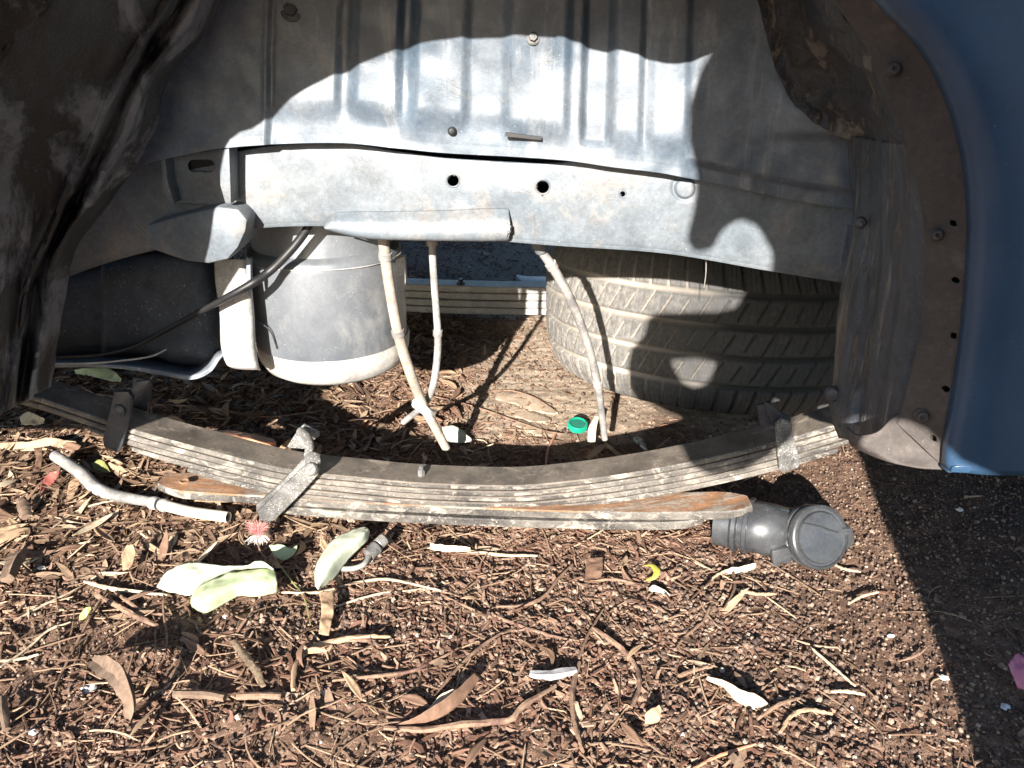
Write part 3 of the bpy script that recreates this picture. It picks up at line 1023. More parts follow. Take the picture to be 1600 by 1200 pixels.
a_ = N(nt, 'ShaderNodeAttribute')
a_.attribute_name = 'groove'
col = ramp(nt, n1, [(.3, (.028, .0275, .027)), (.7, (.058, .056, .053))])
col = mixc(nt, ramp(nt, n2, [(.52, 0.), (.82, 1.)]), col, (.10, .09, .08))
sxx = N(nt, 'ShaderNodeSeparateXYZ')
nt.links.new(v, sxx.inputs[0])
sunlit_dust = mth(nt, 'MULTIPLY', ramp(nt, sxx.outputs[0], [(.13, .75), (.36, .0)]), ramp(nt, n2, [(.35, .3), (.6, 1.)]))  # dust kept to the sunlit left, so the colour carries the sunlight too
col = mixc(nt, sunlit_dust, col, (.27, .25, .222))
gr = mth(nt, 'MULTIPLY', a_.outputs['Fac'], ramp(nt, n1, [(.30, .35), (.6, .85)]))
gr = mth(nt, 'MULTIPLY', gr, ramp(nt, sxx.outputs[0], [(.24, 1.), (.42, .0)]))  # groove dust fades toward the shaded side, lit and shaded parts painted in
col = mixc(nt, mth(nt, 'MULTIPLY', a_.outputs['Fac'], .75), col, (.012, .0115, .011))  # grooves blackened, their shade is put into the colour
col = mixc(nt, gr, col, (.36, .315, .26))
nt.links.new(col, bs.inputs['Base Color'])
bs.inputs['Roughness'].default_value = .8
bump(nt, bs, mth(nt, 'ADD', n2, n1), .3, .001)
link('tyre_casing', me, m, tyre)
rimp = lathe([(.0, .02), (.09, .02), (.10, -.01), (.19, -.05), (.225, -.085), (.238, -.09), (.238, .09), (.22, .085), (.19, .05)], (0, 0, 0), (0, 0, 1), 64)
rv = rimp[0]
rv = np.stack([rv[:, 0] + tc_[0], rv[:, 1] * cT + rv[:, 2] * sT + tc_[1], -rv[:, 1] * sT + rv[:, 2] * cT + tc_[2]], -1)
flat_obj('wheel_rim', (rv, rimp[1]), M['shield'], tyre, smooth=True)

# ------------------------------------------------------------------ leaf springs
T1 = .0092


def strip_leaf(name, front, width, thick, m_side, parent, x0=None, x1=None, n=160, taper=0, topm=None, nub=0):
    """one spring leaf: `front` = its top front edge, going back by `width` and down by `thick`"""
    q = arc(front, n)
    if x0 is not None:
        q = q[(q[:, 0] >= x0) & (q[:, 0] <= x1)]
    n = len(q)
    t = np.gradient(q, axis=0)
    t /= np.linalg.norm(t, axis=1, keepdims=True)
    dn = np.stack([t[:, 2], np.zeros(n), -t[:, 0]], 1)
    dn /= np.linalg.norm(dn, axis=1, keepdims=True)
    s = np.arange(n)
    endf = np.minimum(s, n - 1 - s) / 10.0
    w = np.full(n, 1.0)
    if taper:
        w = np.clip(endf, 0, 1) ** .5 * (1 - (1 - taper)) + (1 - taper)
        w = 1 - taper * (1 - np.clip(endf, 0, 1)) ** 2
    c = q + np.array([0, width / 2, 0])
    hw = (width / 2 * w)[:, None] * np.array([0, 1, 0])
    th_ = (thick * (.75 + .25 * np.clip(endf, 0, 1)))[:, None]
    e = .0020
    ring = [c - hw * (1 - 2 * e / width) , c - hw + dn * e, c - hw + dn * (th_ - e), c - hw * (1 - 2 * e / width) + dn * th_,
            c + hw * (1 - 2 * e / width) + dn * th_, c + hw + dn * (th_ - e), c + hw + dn * e, c + hw * (1 - 2 * e / width)]
    V = np.stack(ring, 1).reshape(-1, 3)
    F = [tuple(f) for f in grid_faces(n, 8, True)]
    F.append(tuple(range(8))[::-1])
    F.append(tuple(range((n - 1) * 8, n * 8)))
    o = flat_obj(name, (V, F), m_side, parent, smooth=True)
    if topm:
        o.data.materials.append(topm)
        for p_ in o.data.polygons:
            if p_.normal.z > .7:
                p_.material_index = 1
    return o


spring = empty('leaf_spring', (-.05, 1.09, 0), 'long dusty leaf spring pack lying curved on the litter in front of the spare tyre', 'leaf spring')
YF = 1.06
top_px = [(-60, 590), (60, 622), (130, 645), (210, 672), (300, 697), (440, 732), (560, 746), (660, 755), (800, 759), (900, 751), (1000, 737), (1100, 718), (1200, 694), (1300, 666), (1400, 634)]
tp = pc(top_px, YF)
tp = arc(tp, 80)
tt_ = np.gradient(tp, axis=0)
tt_ /= np.linalg.norm(tt_, axis=1, keepdims=True)
dn_ = np.stack([tt_[:, 2], 0 * tt_[:, 0], -tt_[:, 0]], 1)
ext = [(-.90, .66), (-.82, .58), (-.66, .545), (-.60, .53), (-.52, .515)]
for k, (a, b) in enumerate(ext):
    f = tp + dn_ * (k * (T1 + .0019)) + np.array([0, -.0008 * (k % 2) + .0003 * k, 0])
    strip_leaf('spring_leaf', f, .062, T1, M['spring'], spring, a, b, 260, topm=M['springtop'])
O1 = pc([(240, 763, 1.065), (300, 769, 1.063), (400, 775, 1.061), (600, 787, 1.06), (800, 796, 1.052), (1000, 801, 1.03), (1180, 799, .985)])
strip_leaf('spring_leaf', O1, .060, .0155, M['spring'], spring, n=200, taper=.5, topm=M['rust'])
O2 = pc([(420, 791, 1.06), (600, 804, 1.057), (800, 813, 1.05), (1000, 817, 1.027), (1100, 814, 1.008)])
strip_leaf('spring_leaf', O2, .062, .0150, M['spring'], spring, n=200, taper=.3)
# stamped ring near the end of the lower leaf
pr = P(288, 752, Y=YF + .022)
flat_obj('stamped_ring', lathe([(.004, .0), (.0065, .0015), (.009, 0)], pr, (.1, 0, 1), 24), M['rust'], spring, smooth=True)
# centre bolt
pcb = P(658, 741, Y=YF + .024)
flat_obj('centre_bolt', merge([lathe([(.0062, -.006), (.0062, .007), (.005, .009), (0, .009)], pcb, (0.05, 0, 1), 6), lathe([(.0042, .006), (.0042, .016), (0, .0165)], pcb, (.05, 0, 1), 14)]), M['clamp'], spring, smooth=True)


def plate(name, pts, Y, d, m_, parent, bev=.0015):
    return flat_obj(name, prism(pc(pts, Y) if not isinstance(Y, (list, tuple)) else np.array([P(p[0], p[1], Y=y) for p, y in zip(pts, Y)]), d), m_, parent, bevel=bev)


# left dark clamp
cl = flat_obj('spring_clamp', prism(pc([(178, 612), (200, 612), (206, 622), (203, 650), (190, 700), (184, 708), (162, 698), (160, 686), (172, 640)], YF - .010), (0, .008, 0)), M['clampdark'], spring, bevel=.0015)
plate('clamp_plate', [(207, 590), (232, 594), (236, 604), (231, 640), (222, 662), (208, 655), (204, 640)], YF + .066, (0, .007, 0), M['clampdark'], cl)
plate('clamp_plate', [(176, 612), (202, 612), (212, 596), (232, 594), (234, 600), (214, 622), (204, 630), (186, 624)], YF - .003, (0, .005, 0), M['clampdark'], cl)
flat_obj('bolt', lathe([(.010, -.001), (.0095, .004), (.006, .006), (0, .006)], P(187, 641, Y=YF - .0105), (0, -1, .1), 18), M['clampdark'], cl, smooth=True)

# loose diagonal clamp in the middle
mc = flat_obj('spring_clamp', prism(pc([(484, 722), (499, 731), (497, 742), (470, 772), (430, 812), (418, 818), (406, 812), (402, 800), (440, 762), (472, 732)], YF - .022), (0, .007, 0)), M['clamp'], spring, bevel=.0012)
plate('clamp_edge', [(470, 722), (480, 716), (492, 722), (476, 738), (440, 770), (412, 796), (400, 800), (400, 790), (432, 762), (448, 745)], YF - .014, (0, .010, 0), M['clamp'], mc)
flat_obj('bolt', merge([lathe([(.0105, -.004), (.0105, .004), (.009, .006), (0, .0065)], P(487, 733, Y=YF - .024), (-.2, -1, .5), 20)]), M['clamp'], mc, smooth=True)
flat_obj('clamp_nut', lathe([(.0135, -.003), (.0135, .007), (.012, .008), (0, .008)], P(488, 720, Y=YF - .010), (.2, -.5, .8), 6), M['clamp'], mc, smooth=True)
flat_obj('clamp_rod', tube(pc([(484, 722, YF - .012), (482, 712, YF - .004), (484, 698, YF + .01), (480, 684, YF + .03), (470, 674, YF + .05)]), [.0068, .007, .0072, .0075, .008], 12, 30), M['clamp'], mc, smooth=True)
plate('clamp_plate', [(474, 664), (497, 676), (499, 682), (490, 688), (484, 676), (476, 674), (468, 700), (448, 699), (460, 680), (470, 668)], YF + .062, (0, .007, 0), M['clamp'], mc)
plate('clamp_plate', [(470, 672), (480, 672), (478, 702), (449, 700)], YF + .058, (0, .006, 0), M['clamp'], mc)

# right clamp
rc = flat_obj('spring_clamp', prism(pc([(1212, 668), (1236, 668), (1243, 690), (1250, 724), (1248, 731), (1224, 739), (1218, 734), (1214, 700)], YF - .011), (0, .008, 0)), M['clamp'], spring, bevel=.0015)
plate('clamp_plate', [(1184, 634), (1205, 628), (1213, 640), (1214, 680), (1200, 684), (1188, 668)], YF + .058, (0, .008, 0), M['clampdark'], rc)
plate('clamp_plate', [(1196, 628), (1206, 634), (1222, 648), (1236, 652), (1236, 668), (1212, 670), (1200, 652)], YF + .004, (0, .009, 0), M['clampdark'], rc)
flat_obj('bolt', merge([lathe([(.0125, -.001), (.0125, .008), (.011, .0095), (0, .0095)], P(1223, 664, Y=YF - .012), (0, -1, .15), 6)]), M['clamp'], rc, smooth=True)
flat_obj('clamp_rod', tube(pc([(1222, 662, YF), (1212, 650, YF + .06)]), .007, 12, 10), M['clampdark'], rc, smooth=True)

# the far spring
fs = empty('leaf_spring', (.1, 2.2, 0), 'straight grey leaf spring pack lying far back beyond the hoses, half hidden by the tyre', 'leaf spring')
for k in range(4):
    z0 = .098 - k * .022
    xs = np.linspace(-.75 + .02 * k, 1.1 - .02 * k, 12)
    f = np.stack([xs, np.full(12, 2.13 + .002 * (k % 2)), z0 + .06 * ((xs - .1) / 1.0) ** 2], 1)
    strip_leaf('spring_leaf', f, .062, .019, M['band'], fs, n=80)
flat_obj('centre_bolt', lathe([(.012, 0), (.012, .012), (.007, .013), (.007, .022), (0, .022)], P(720, 447, Y=2.15), (0, 0, 1), 8), M['clampdark'], fs, smooth=True)

# grey plate beyond it
pl = flat_obj('metal_tray', merge([prism(gc([(806, 428), (822, 431), (905, 432), (900, 447), (862, 452), (818, 443)], .03), (0, 0, -.015))]), M['shield'], bevel=.004)
tag(recentre(pl), 'flat blue-grey tray lying on dark ground beyond the far spring', 'tray')

# ------------------------------------------------------------------ broken hose on the ground
bh = empty('hose_piece', P(220, 785, z=0), 'bent grey and cream hose piece with a collar lying left of the spring', 'hose')
flat_obj('hose', tube(gc([(86, 712, .03), (104, 724, .028), (128, 741, .022), (147, 760, .017), (172, 772, .015), (205, 779, .014), (246, 786, .013)]), [.0105, .0105, .0115, .0115, .0105, .0095, .0085], 16, 90), M['hosegrey'], bh, smooth=True)
flat_obj('collar', merge([tube(gc([(236, 785, .014), (247, 787, .014)]), [.0105, .012, .0105], 18, 7), tube(gc([(251, 788, .014), (262, 791, .014)]), [.0095, .0115, .0115, .0095], 18, 7)]), M['band'], bh, smooth=True)
a_, b_ = tube(gc([(258, 790, .013), (300, 800, .013), (357, 808, .013)]), .0093, 18, 40, caps=False)
cre = flat_obj('cream_hose', (a_, b_), M['cream'], bh, smooth=True)
s_ = cre.modifiers.new('s', 'SOLIDIFY')
s_.thickness = .002
s_.offset = -1
flat_obj('hose_core', tube(gc([(280, 795, .013), (353, 807.5, .013)]), .0068, 12, 6), M['black'], bh, smooth=True)

# ------------------------------------------------------------------ black plastic pipe elbow with cap
pe = empty('pipe_elbow', P(1240, 880, z=0), 'black plastic pipe elbow with round screw cap lying by the end of the lower leaf', 'pipe fitting')
A0 = P(1150, 836, z=.042)
A0[1] += .035
A1 = P(1195, 832, z=.046)
A1[1] += .012
A2 = P(1236, 836, z=.050)
A3 = P(1266, 840, z=.054)
ax = A1 - A0
ax /= np.linalg.norm(ax)
col_l = lathe([(.036, -.014), (.040, -.016), (.0405, .008), (.0455, .012), (.0455, .018), (.041, .02)], A0 - ax * .004, ax, 48)
flat_obj('socket_ring', col_l, M['plastic'], pe, smooth=True)
flat_obj('body_rim', lathe([(.041, -.004), (.0445, -.003), (.0445, .003), (.041, .004)], A0 + ax * .03, ax + np.array([0, -.06, 0]), 48), M['plastic'], pe, smooth=True)
capc = P(1279, 839, z=.054)
capn = np.array([.24, -.84, .46])
capn /= np.linalg.norm(capn)
cprof = [(.044, -.034), (.0505, -.034), (.0505, -.026), (.0535, -.024), (.0535, -.016), (.051, -.014), (.051, -.008), (.0545, -.006), (.0545, .004), (.053, .006),
         (.0495, .007), (.0485, .0045), (.044, .004), (.0435, .0065), (.042, .0085), (.03, .0095), (0, .010)]
cprof = [(a * .90, b * .95) for a, b in cprof]
A3 = capc - capn * .022
A2 = capc - capn * .05 + np.array([-.022, .0, .0])
flat_obj('elbow_body', tube([A0, (A0 + A1) / 2, A1, A2, A3], [.038, .040, .0415, .0415, .041], 40, 50), M['plastic'], pe, smooth=True)
cap = flat_obj('screw_cap', lathe(cprof, capc, capn, 72), M['plastic'], pe, smooth=True)
uu = Vector(capn).orthogonal().normalized()
flat_obj('cap_lug', prism(pc([(1310, 828), (1330, 826), (1336, 836), (1334, 852), (1322, 860), (1300, 864), (1296, 826)], capc[1] + .006), (0, .016, 0)), M['plastic'], cap, bevel=.002)
flat_obj('cap_lug', prism(pc([(1206, 862), (1232, 856), (1238, 868), (1236, 882), (1222, 880), (1218, 887), (1208, 884)], capc[1] - .012), (0, .02, 0)), M['plastic'], cap, bevel=.002)
# scored line across the cap
la = P(1258, 817, Y=capc[1] - .004)
lb = P(1312, 833, Y=capc[1] + .016)


def oncap(px_, py_, h=.0098):
    """point of the cap face seen at a pixel"""
    o = np.array([0, 0, CAM_H])
    d = P(px_, py_, Y=1.0) - o
    t = ((capc + capn * h - o) @ capn) / (d @ capn)
    return o + d * t


flat_obj('cap_score', tube([oncap(1256, 817), oncap(1280, 822), oncap(1296, 828), oncap(1310, 832)], [.0007, .001, .0014, .001], 6, 20), M['black'], cap, smooth=True)

# ------------------------------------------------------------------ small finds
# green bottle cap
g0 = P(902, 668, z=.004)
gcap = empty('bottle_cap', (g0[0], g0[1], 0), 'bright green plastic bottle cap lying on pale soil beside the hanging hose', 'bottle cap')
gax = (.05, -.22, .98)
flat_obj('cap_shell', merge([lathe([(.0190, 0), (.0200, .001), (.0200, .011), (.0190, .0130), (.0172, .0132), (.0168, .009), (0, .0085)], g0, gax, 48)]), M['green'], gcap, smooth=True)
flat_obj('cap_liner', lathe([(.0167, .0088), (.0164, .0095), (0, .0098)], g0, gax, 32), M['greendark'], gcap, smooth=True)
kn = []
for k in range(40):
    a = k / 40 * 2 * math.pi
    u_ = np.array(Vector(gax).orthogonal().normalized())
    w_ = np.cross(np.array(Vector(gax).normalized()), u_)
    c_ = g0 + .0201 * (math.cos(a) * u_ + math.sin(a) * w_)
    kn.append(tube([c_ + np.array(Vector(gax).normalized()) * .0015, c_ + np.array(Vector(gax).normalized()) * .0115], .0006, 5, 3))
flat_obj('cap_ridges', merge(kn), M['green'], gcap, kind='stuff')

# metal fitting beside the upright pale leaf
f0 = P(588, 852, z=.012)
fit = empty('metal_fitting', (f0[0], f0[1], 0), 'small bent metal pipe fitting with a nut half under the pale leaf', 'fitting')
flat_obj('nut', lathe([(.0085, -.012), (.0105, -.011), (.0105, .004), (.0112, .005), (.0112, .008), (.009, .009)], P(583, 860, z=.013), (.55, .8, .2), 20), M['clamp'], fit, smooth=True)
flat_obj('cap_end', lathe([(.009, -.006), (.0098, -.005), (.0098, .008), (.008, .010), (0, .010)], P(594, 848, z=.016), (.55, .8, .2), 20), M['chrome'], fit, smooth=True)
flat_obj('bent_pipe', tube(gc([(578, 868, .013), (568, 882, .012), (552, 888, .009), (530, 889, .006)]), .0042, 10, 24), M['hosegrey'], fit, smooth=True)
# small valve on the shaded soil
f1 = P(1000, 692, z=.008)
fv = empty('valve_fitting', (f1[0], f1[1], 0), 'small threaded metal valve lying in shade below the spare tyre', 'fitting')
flat_obj('valve_body', lathe([(.004, -.016), (.0045, -.004), (.0085, -.003), (.0085, .008), (.006, .009), (.005, .014), (0, .014)], P(999, 690, z=.010), (-.5, .8, .1), 12), M['chrome'], fv, smooth=True)
flat_obj('valve_stem', tube(gc([(1002, 696, .008), (1010, 703, .006)]), .0035, 8, 8), M['chrome'], fv, smooth=True)


def leaf_obj(name, left, right, m_, label, cat_='leaf', group=None, sub=10, crumple=.0015, mid=None):
    """a leaf between two edges, each [(px,py,z)...], with an optional raised or sunken midline"""
    cs = [gc(left)] + ([gc(mid)] if mid else []) + [gc(right)]
    G = surf(cs, 40, sub)
    G[..., 2] += crumple * fbm(G[..., 0] * 90, G[..., 1] * 90, 3, len(bpy.data.objects))
    o = sheet(name, G, m_, None, solid=.0007)
    tag(recentre(o), label, cat_, group)
    return o


leaf_obj('pale_leaf', [(245, 915, .022), (262, 892, .036), (300, 878, .042), (340, 884, .04), (385, 884, .045), (405, 876, .055), (425, 888, .04)],
         [(245, 918, .018), (270, 926, .012), (300, 928, .016), (330, 908, .018), (370, 894, .022), (405, 888, .03), (428, 892, .03)], M['whiteleaf'],
         'large pale leaf lying flat below the loose clamp, largest of the green-white leaves', mid=[(245, 917, .024), (268, 908, .032), (302, 902, .036), (335, 896, .034), (372, 888, .038), (405, 881, .045), (427, 889, .038)])
leaf_obj('pale_leaf', [(302, 924, .02), (320, 910, .03), (350, 898, .034), (385, 890, .034), (415, 888, .036), (430, 893, .03)],
         [(300, 950, .006), (320, 957, .006), (350, 944, .008), (372, 932, .012), (405, 932, .012), (433, 926, .012)], M['paleleaf'],
         'light green curled leaf folded under the largest pale leaf', mid=[(298, 940, .02), (322, 934, .03), (352, 922, .030), (380, 911, .030), (410, 910, .032), (433, 908, .028)])
leaf_obj('pale_leaf', [(420, 852, .02), (438, 851, .026), (452, 855, .024), (465, 853, .022)],
         [(428, 868, .010), (438, 874, .008), (450, 874, .008), (463, 862, .014)], M['paleleaf'], 'small pale green leaf scrap between the red flower and large leaf')
leaf_obj('pale_leaf', [(492, 915, .01), (492, 890, .022), (502, 866, .03), (522, 842, .034), (556, 826, .036), (572, 824, .038)],
         [(500, 922, .004), (522, 905, .006), (536, 886, .010), (552, 866, .018), (572, 848, .024), (578, 830, .034)], M['whiteleaf'],
         'upright white-green leaf leaning beside the metal fitting', mid=[(496, 920, .014), (507, 898, .026), (519, 876, .034), (540, 852, .040), (564, 838, .044), (576, 826, .042)])
leaf_obj('pale_leaf', [(523, 838, .03), (540, 832, .034), (560, 828, .036)], [(530, 850, .022), (545, 845, .026), (560, 838, .03)], M['whiteleaf'], 'torn white leaf tip behind the upright pale leaf')
leaf_obj('pale_leaf', [(690, 668, .012), (700, 665, .02), (718, 668, .02), (736, 686, .008)], [(692, 676, .004), (700, 690, .003), (718, 692, .003), (737, 689, .004)], M['whiteleaf'],
         'cream leaf at the tip of the tan hose behind the spring')
leaf_obj('pale_leaf', [(116, 578, .012), (140, 574, .02), (172, 576, .018), (190, 592, .01)], [(118, 584, .004), (145, 588, .004), (170, 594, .003), (188, 597, .003)], M['paleleaf'],
         'pale leaf in shade under the fuel tank')
leaf_obj('pale_leaf', [(1105, 1056, .01), (1130, 1064, .02), (1165, 1082, .024), (1185, 1086, .02), (1210, 1106, .01)], [(1103, 1062, .004), (1128, 1074, .006), (1150, 1096, .006), (1180, 1110, .004), (1211, 1111, .004)],
         M['dryb'], 'long cream leaf with a pointed tail on bark litter at lower right')
leaf_obj('lime_leaf', [(124, 962, .02), (132, 950, .03), (142, 948, .03)], [(124, 970, .012), (134, 964, .02), (143, 952, .026)], M['lime'], 'small lime green leaf blade in the pebbles at left')
leaf_obj('red_leaf', [(62, 772, .012), (66, 752, .02), (80, 738, .026), (92, 736, .028)], [(70, 772, .006), (78, 760, .01), (88, 748, .016), (96, 736, .022)], M['redleaf'],
         'dull red narrow leaf beside the upper end of the grey hose')
leaf_obj('pink_wrapper', [(1576, 1036, .03), (1590, 1022, .03), (1612, 1030, .03)], [(1590, 1074, .006), (1604, 1078, .008), (1622, 1075, .01)], M['pink'], 'crumpled pink scrap on shaded grit at the right edge', 'litter', crumple=.004)
leaf_obj('strap_leaf', [(918, 690, .012), (920, 668, .05), (930, 650, .06)], [(930, 692, .012), (932, 670, .045), (936, 652, .058)], M['dryb'], 'cream strap-shaped leaf standing beside the end of the grey hose')
leaf_obj('narrow_leaf', [(915, 714, .006), (930, 700, .02), (948, 692, .03)], [(922, 718, .004), (938, 706, .012), (950, 694, .028)], M['drya'], 'greenish narrow leaf under the end of the grey hose')
leaf_obj('narrow_leaf', [(946, 692, .028), (958, 700, .03), (975, 712, .012)], [(944, 696, .024), (956, 706, .02), (972, 717, .006)], M['drya'], 'thin brown leaf right of the end of the grey hose')
leaf_obj('terracotta_roll', [(300, 672, .02), (335, 672, .028), (375, 674, .034), (428, 686, .036)], [(302, 688, .0), (338, 700, .002), (378, 708, .002), (425, 704, .004)], M['terra'],
         'terracotta coloured rolled bark behind the spring, ribbed at its right end', 'bark', mid=[(300, 678, .03), (336, 682, .04), (378, 686, .045), (432, 694, .036)])
# dry bark plates and named dry leaves
for nm, l_, r2, mm, lb in (
    ('dry_leaf', [(0, 692, .012), (40, 690, .02), (80, 684, .026), (118, 690, .02)], [(0, 702, .004), (42, 704, .006), (84, 702, .006), (124, 700, .006)], 'drya', 'long tan leaf lying level at the left edge below the flap'),
    ('dry_leaf', [(52, 700, .02), (56, 720, .016), (44, 756, .01)], [(66, 698, .02), (66, 722, .014), (56, 760, .006)], 'dryc', 'brown hanging leaf left of the grey hose end'),
    ('dry_leaf', [(112, 742, .014), (106, 764, .01), (104, 782, .006)], [(128, 746, .014), (120, 766, .01), (112, 784, .006)], 'drya', 'tan leaf under the bend of the grey hose'),
    ('dry_leaf', [(165, 722, .018), (188, 728, .016), (212, 744, .008)], [(160, 730, .010), (186, 744, .006), (206, 752, .004)], 'drya', 'tan blade between the grey hose and the spring'),
    ('dry_leaf', [(142, 724, .02), (158, 718, .024), (168, 728, .018)], [(146, 734, .012), (160, 738, .012), (172, 738, .012)], 'lime', 'yellow-green leaf scrap above the grey hose'),
    ('dry_leaf', [(30, 650, .012), (45, 643, .02), (70, 655, .02)], [(34, 664, .004), (52, 664, .008), (68, 662, .01)], 'dryb', 'cream leaf just below the muddy flap'),
    ('dry_leaf', [(498, 925, .016), (502, 950, .014), (498, 990, .008)], [(520, 922, .016), (522, 950, .014), (514, 993, .008)], 'drya', 'upright tan strap leaf below the white-green leaf'),
    ('dry_leaf', [(668, 1110, .012), (690, 1085, .022), (708, 1078, .026)], [(680, 1113, .006), (700, 1100, .01), (720, 1080, .02)], 'dryb', 'cream leaf flake leaning on the big brown bark curl'),
    ('bark_curl', [(600, 1138, .004), (650, 1120, .02), (700, 1088, .03), (742, 1052, .024)], [(612, 1142, .002), (665, 1132, .006), (715, 1104, .012), (752, 1060, .012)], 'dryc', 'long brown bark curl at bottom centre'),
    ('bark_curl', [(918, 872, .014), (915, 890, .012), (913, 910, .008)], [(942, 870, .014), (942, 890, .012), (936, 912, .008)], 'dryc', 'square brown bark flake below the middle of the spring'),
    ('dry_leaf', [(190, 868, .02), (198, 852, .026), (207, 850, .028)], [(192, 892, .006), (206, 884, .01), (212, 862, .02)], 'drya', 'curled tan leaf standing left of the large pale leaf'),
    ('dry_leaf', [(1008, 1130, .01), (1010, 1112, .02), (1030, 1100, .024)], [(1014, 1132, .006), (1030, 1126, .012), (1034, 1106, .02)], 'drya', 'golden tan leaf scrap in pebbles at bottom right of centre'),
    ('dry_leaf', [(1128, 892, .008), (1150, 886, .016), (1182, 879, .018)], [(1130, 898, .004), (1156, 896, .006), (1180, 888, .01)], 'dryb', 'cream leaf just below the black plastic elbow'),
    ('dry_leaf', [(672, 848, .012), (700, 852, .016), (735, 856, .016)], [(672, 858, .004), (700, 862, .006), (735, 864, .006)], 'dryb', 'flat cream strip below the centre of the spring'),
    ('dry_leaf', [(1016, 918, .012), (1024, 914, .014), (1048, 930, .01)], [(1014, 923, .006), (1026, 926, .006), (1044, 936, .004)], 'whiteleaf', 'narrow white leaf beside the yellow peel'),
):
    leaf_obj(nm, l_, r2, M[mm], lb, 'leaf' if 'leaf' in nm else 'bark')

# red bottlebrush flower
fb = P(405, 838, z=.02)
fl_ = empty('bottlebrush_flower', (fb[0], fb[1], 0), 'tuft of pink and white flower stamens under the foot of the loose clamp', 'flower')
for mk, n, spread, up, dirx in (('red', 240, .020, .034, (-.1, .0)), ('whitest', 150, .022, .006, (0, -.35))):
    st = []
    for k in range(n):
        a = random.uniform(0, 2 * math.pi)
        r0 = random.uniform(.2, 1) * spread
        e_ = fb + np.array([math.cos(a) * r0 + dirx[0] * .02, math.sin(a) * r0 * .5 + dirx[1] * .03, up * random.uniform(.4, 1) - .006])
        st.append(tube([fb + [0, 0, -.008], (fb + e_) / 2 + [0, 0, .004], e_], [.0004, .00028, .0002], 3, 5))
    flat_obj('stamens', merge(st), M[mk], fl_, kind='stuff')
flat_obj('flower_stalk', tube(gc([(403, 850, .014), (408, 864, .012), (416, 872, .008)]), .0014, 6, 10), M['twig'], fl_)

# yellow peel
yp = flat_obj('yellow_peel', tube(gc([(1006, 884, .008), (1018, 883, .014), (1026, 892, .016), (1022, 902, .014), (1010, 906, .008)]), [.001, .004, .0055, .0045, .001], 10, 30, squash=.4), M['yellow'], smooth=True)
tag(recentre(yp), 'bright yellow curled peel on bark litter right of centre', 'peel')

# wood pieces
def chunk(name, path, radii, m_, label, sides=9, n=28, rough=.25, squash=.8, seed=0):
    V, F = tube(path, radii, sides, n, squash=squash)
    ctr = arc(np.asarray(path, float), n).repeat(sides, 0)
    rel = V - ctr
    a = np.tile(np.arange(sides), n)
    i = np.repeat(np.arange(n), sides)
    k = 1 + rough * np.random.default_rng(seed).normal(size=sides)[a] + rough * .6 * fbm(i * .25, a * .9 + seed, 2, seed)
    V = ctr + rel * k[:, None]
    o = flat_obj(name, (V, F), m_, smooth=True)
    o.modifiers[-1].split_angle = R(28)
    tag(recentre(o), label, 'wood')
    return o


chunk('root_piece', gc([(150, 1032, .014), (168, 1042, .034), (190, 1056, .044), (200, 1075, .042), (206, 1100, .028), (202, 1122, .006)]), [.0045, .007, .010, .0095, .0065, .003], M['bark'],
      'gnarled brown root standing in pebbles at lower left with a long shadow', seed=3, rough=.36, sides=12, n=40)
chunk('split_wood', gc([(364, 1002, .014), (380, 1024, .012), (398, 1048, .012), (410, 1072, .010)]), [.004, .006, .006, .0035], M['wood'], 'pale split stick with torn grain lying diagonally at lower left', seed=5, rough=.3)
chunk('wood_piece', gc([(272, 1084, .010), (320, 1085, .010), (352, 1090, .010)]), [.006, .0068, .006], M['bark'], 'short straight brown stick lying level at lower left', seed=8, rough=.1)
chunk('wood_piece', gc([(370, 1088, .008), (410, 1087, .008), (440, 1088, .008)]), [.0045, .005, .0045], M['twig'], 'thin brown stick end right of the level stick', seed=9, rough=.12)
chunk('weathered_wood', gc([(828, 1052, .010), (855, 1053, .012), (880, 1050, .013), (900, 1046, .012)]), [.0045, .0065, .0065, .0045], M['woodgrey'], 'short grey-white weathered wood piece at bottom centre', seed=12, rough=.25)
chunk('wood_piece', gc([(14, 905, .014), (22, 885, .016), (34, 866, .016), (40, 862, .014)]), [.010, .012, .012, .008], M['bark'], 'brown bark lump at the left edge below the hose', seed=15)
chunk('wood_piece', gc([(34, 780, .02), (40, 795, .018), (42, 808, .014)]), [.007, .009, .008], M['bark'], 'stubby dark wood stub left of the grey hose', seed=17)
chunk('wood_piece', gc([(4, 1090, .008), (6, 1115, .010), (10, 1140, .006)]), [.004, .0048, .004], M['bark'], 'short grey stick at the bottom left edge', seed=18, rough=.1)
chunk('wood_piece', gc([(1143, 1188, .008), (1150, 1182, .010)]), [.006, .006], M['bark'], 'round twig end in pebbles at bottom centre', seed=19, rough=.1, n=6)
# cracked sandy crust plates under the truck
for k, pts in enumerate(([(776, 612), (800, 606), (836, 616), (866, 632), (868, 642), (845, 640), (812, 632), (782, 622)],
                         [(790, 627), (820, 636), (852, 647), (860, 656), (838, 655), (805, 645)],
                         [(806, 650), (836, 658), (850, 670), (830, 672), (808, 660)])):
    g_ = gc(pts, .0045 - .0005 * k)
    g_ = cat(np.vstack([g_, g_[:1]]), 33)[:-1]
    g_[:, :2] += rng.normal(size=(32, 2)) * .0035
    g_[:, 2] = gh(g_[:, 0], g_[:, 1]).mean() + .0030 + .0012 * rng.normal(size=32)
    o = flat_obj('crust_plate', prism(g_, (0, 0, -.012)), M['clod'], bevel=.0007)
    tag(recentre(o), ['topmost cracked plate of sandy crust under the truck', 'middle cracked plate of sandy crust under the truck', 'lowest and smallest plate of sandy crust under the truck'][k], 'soil crust')

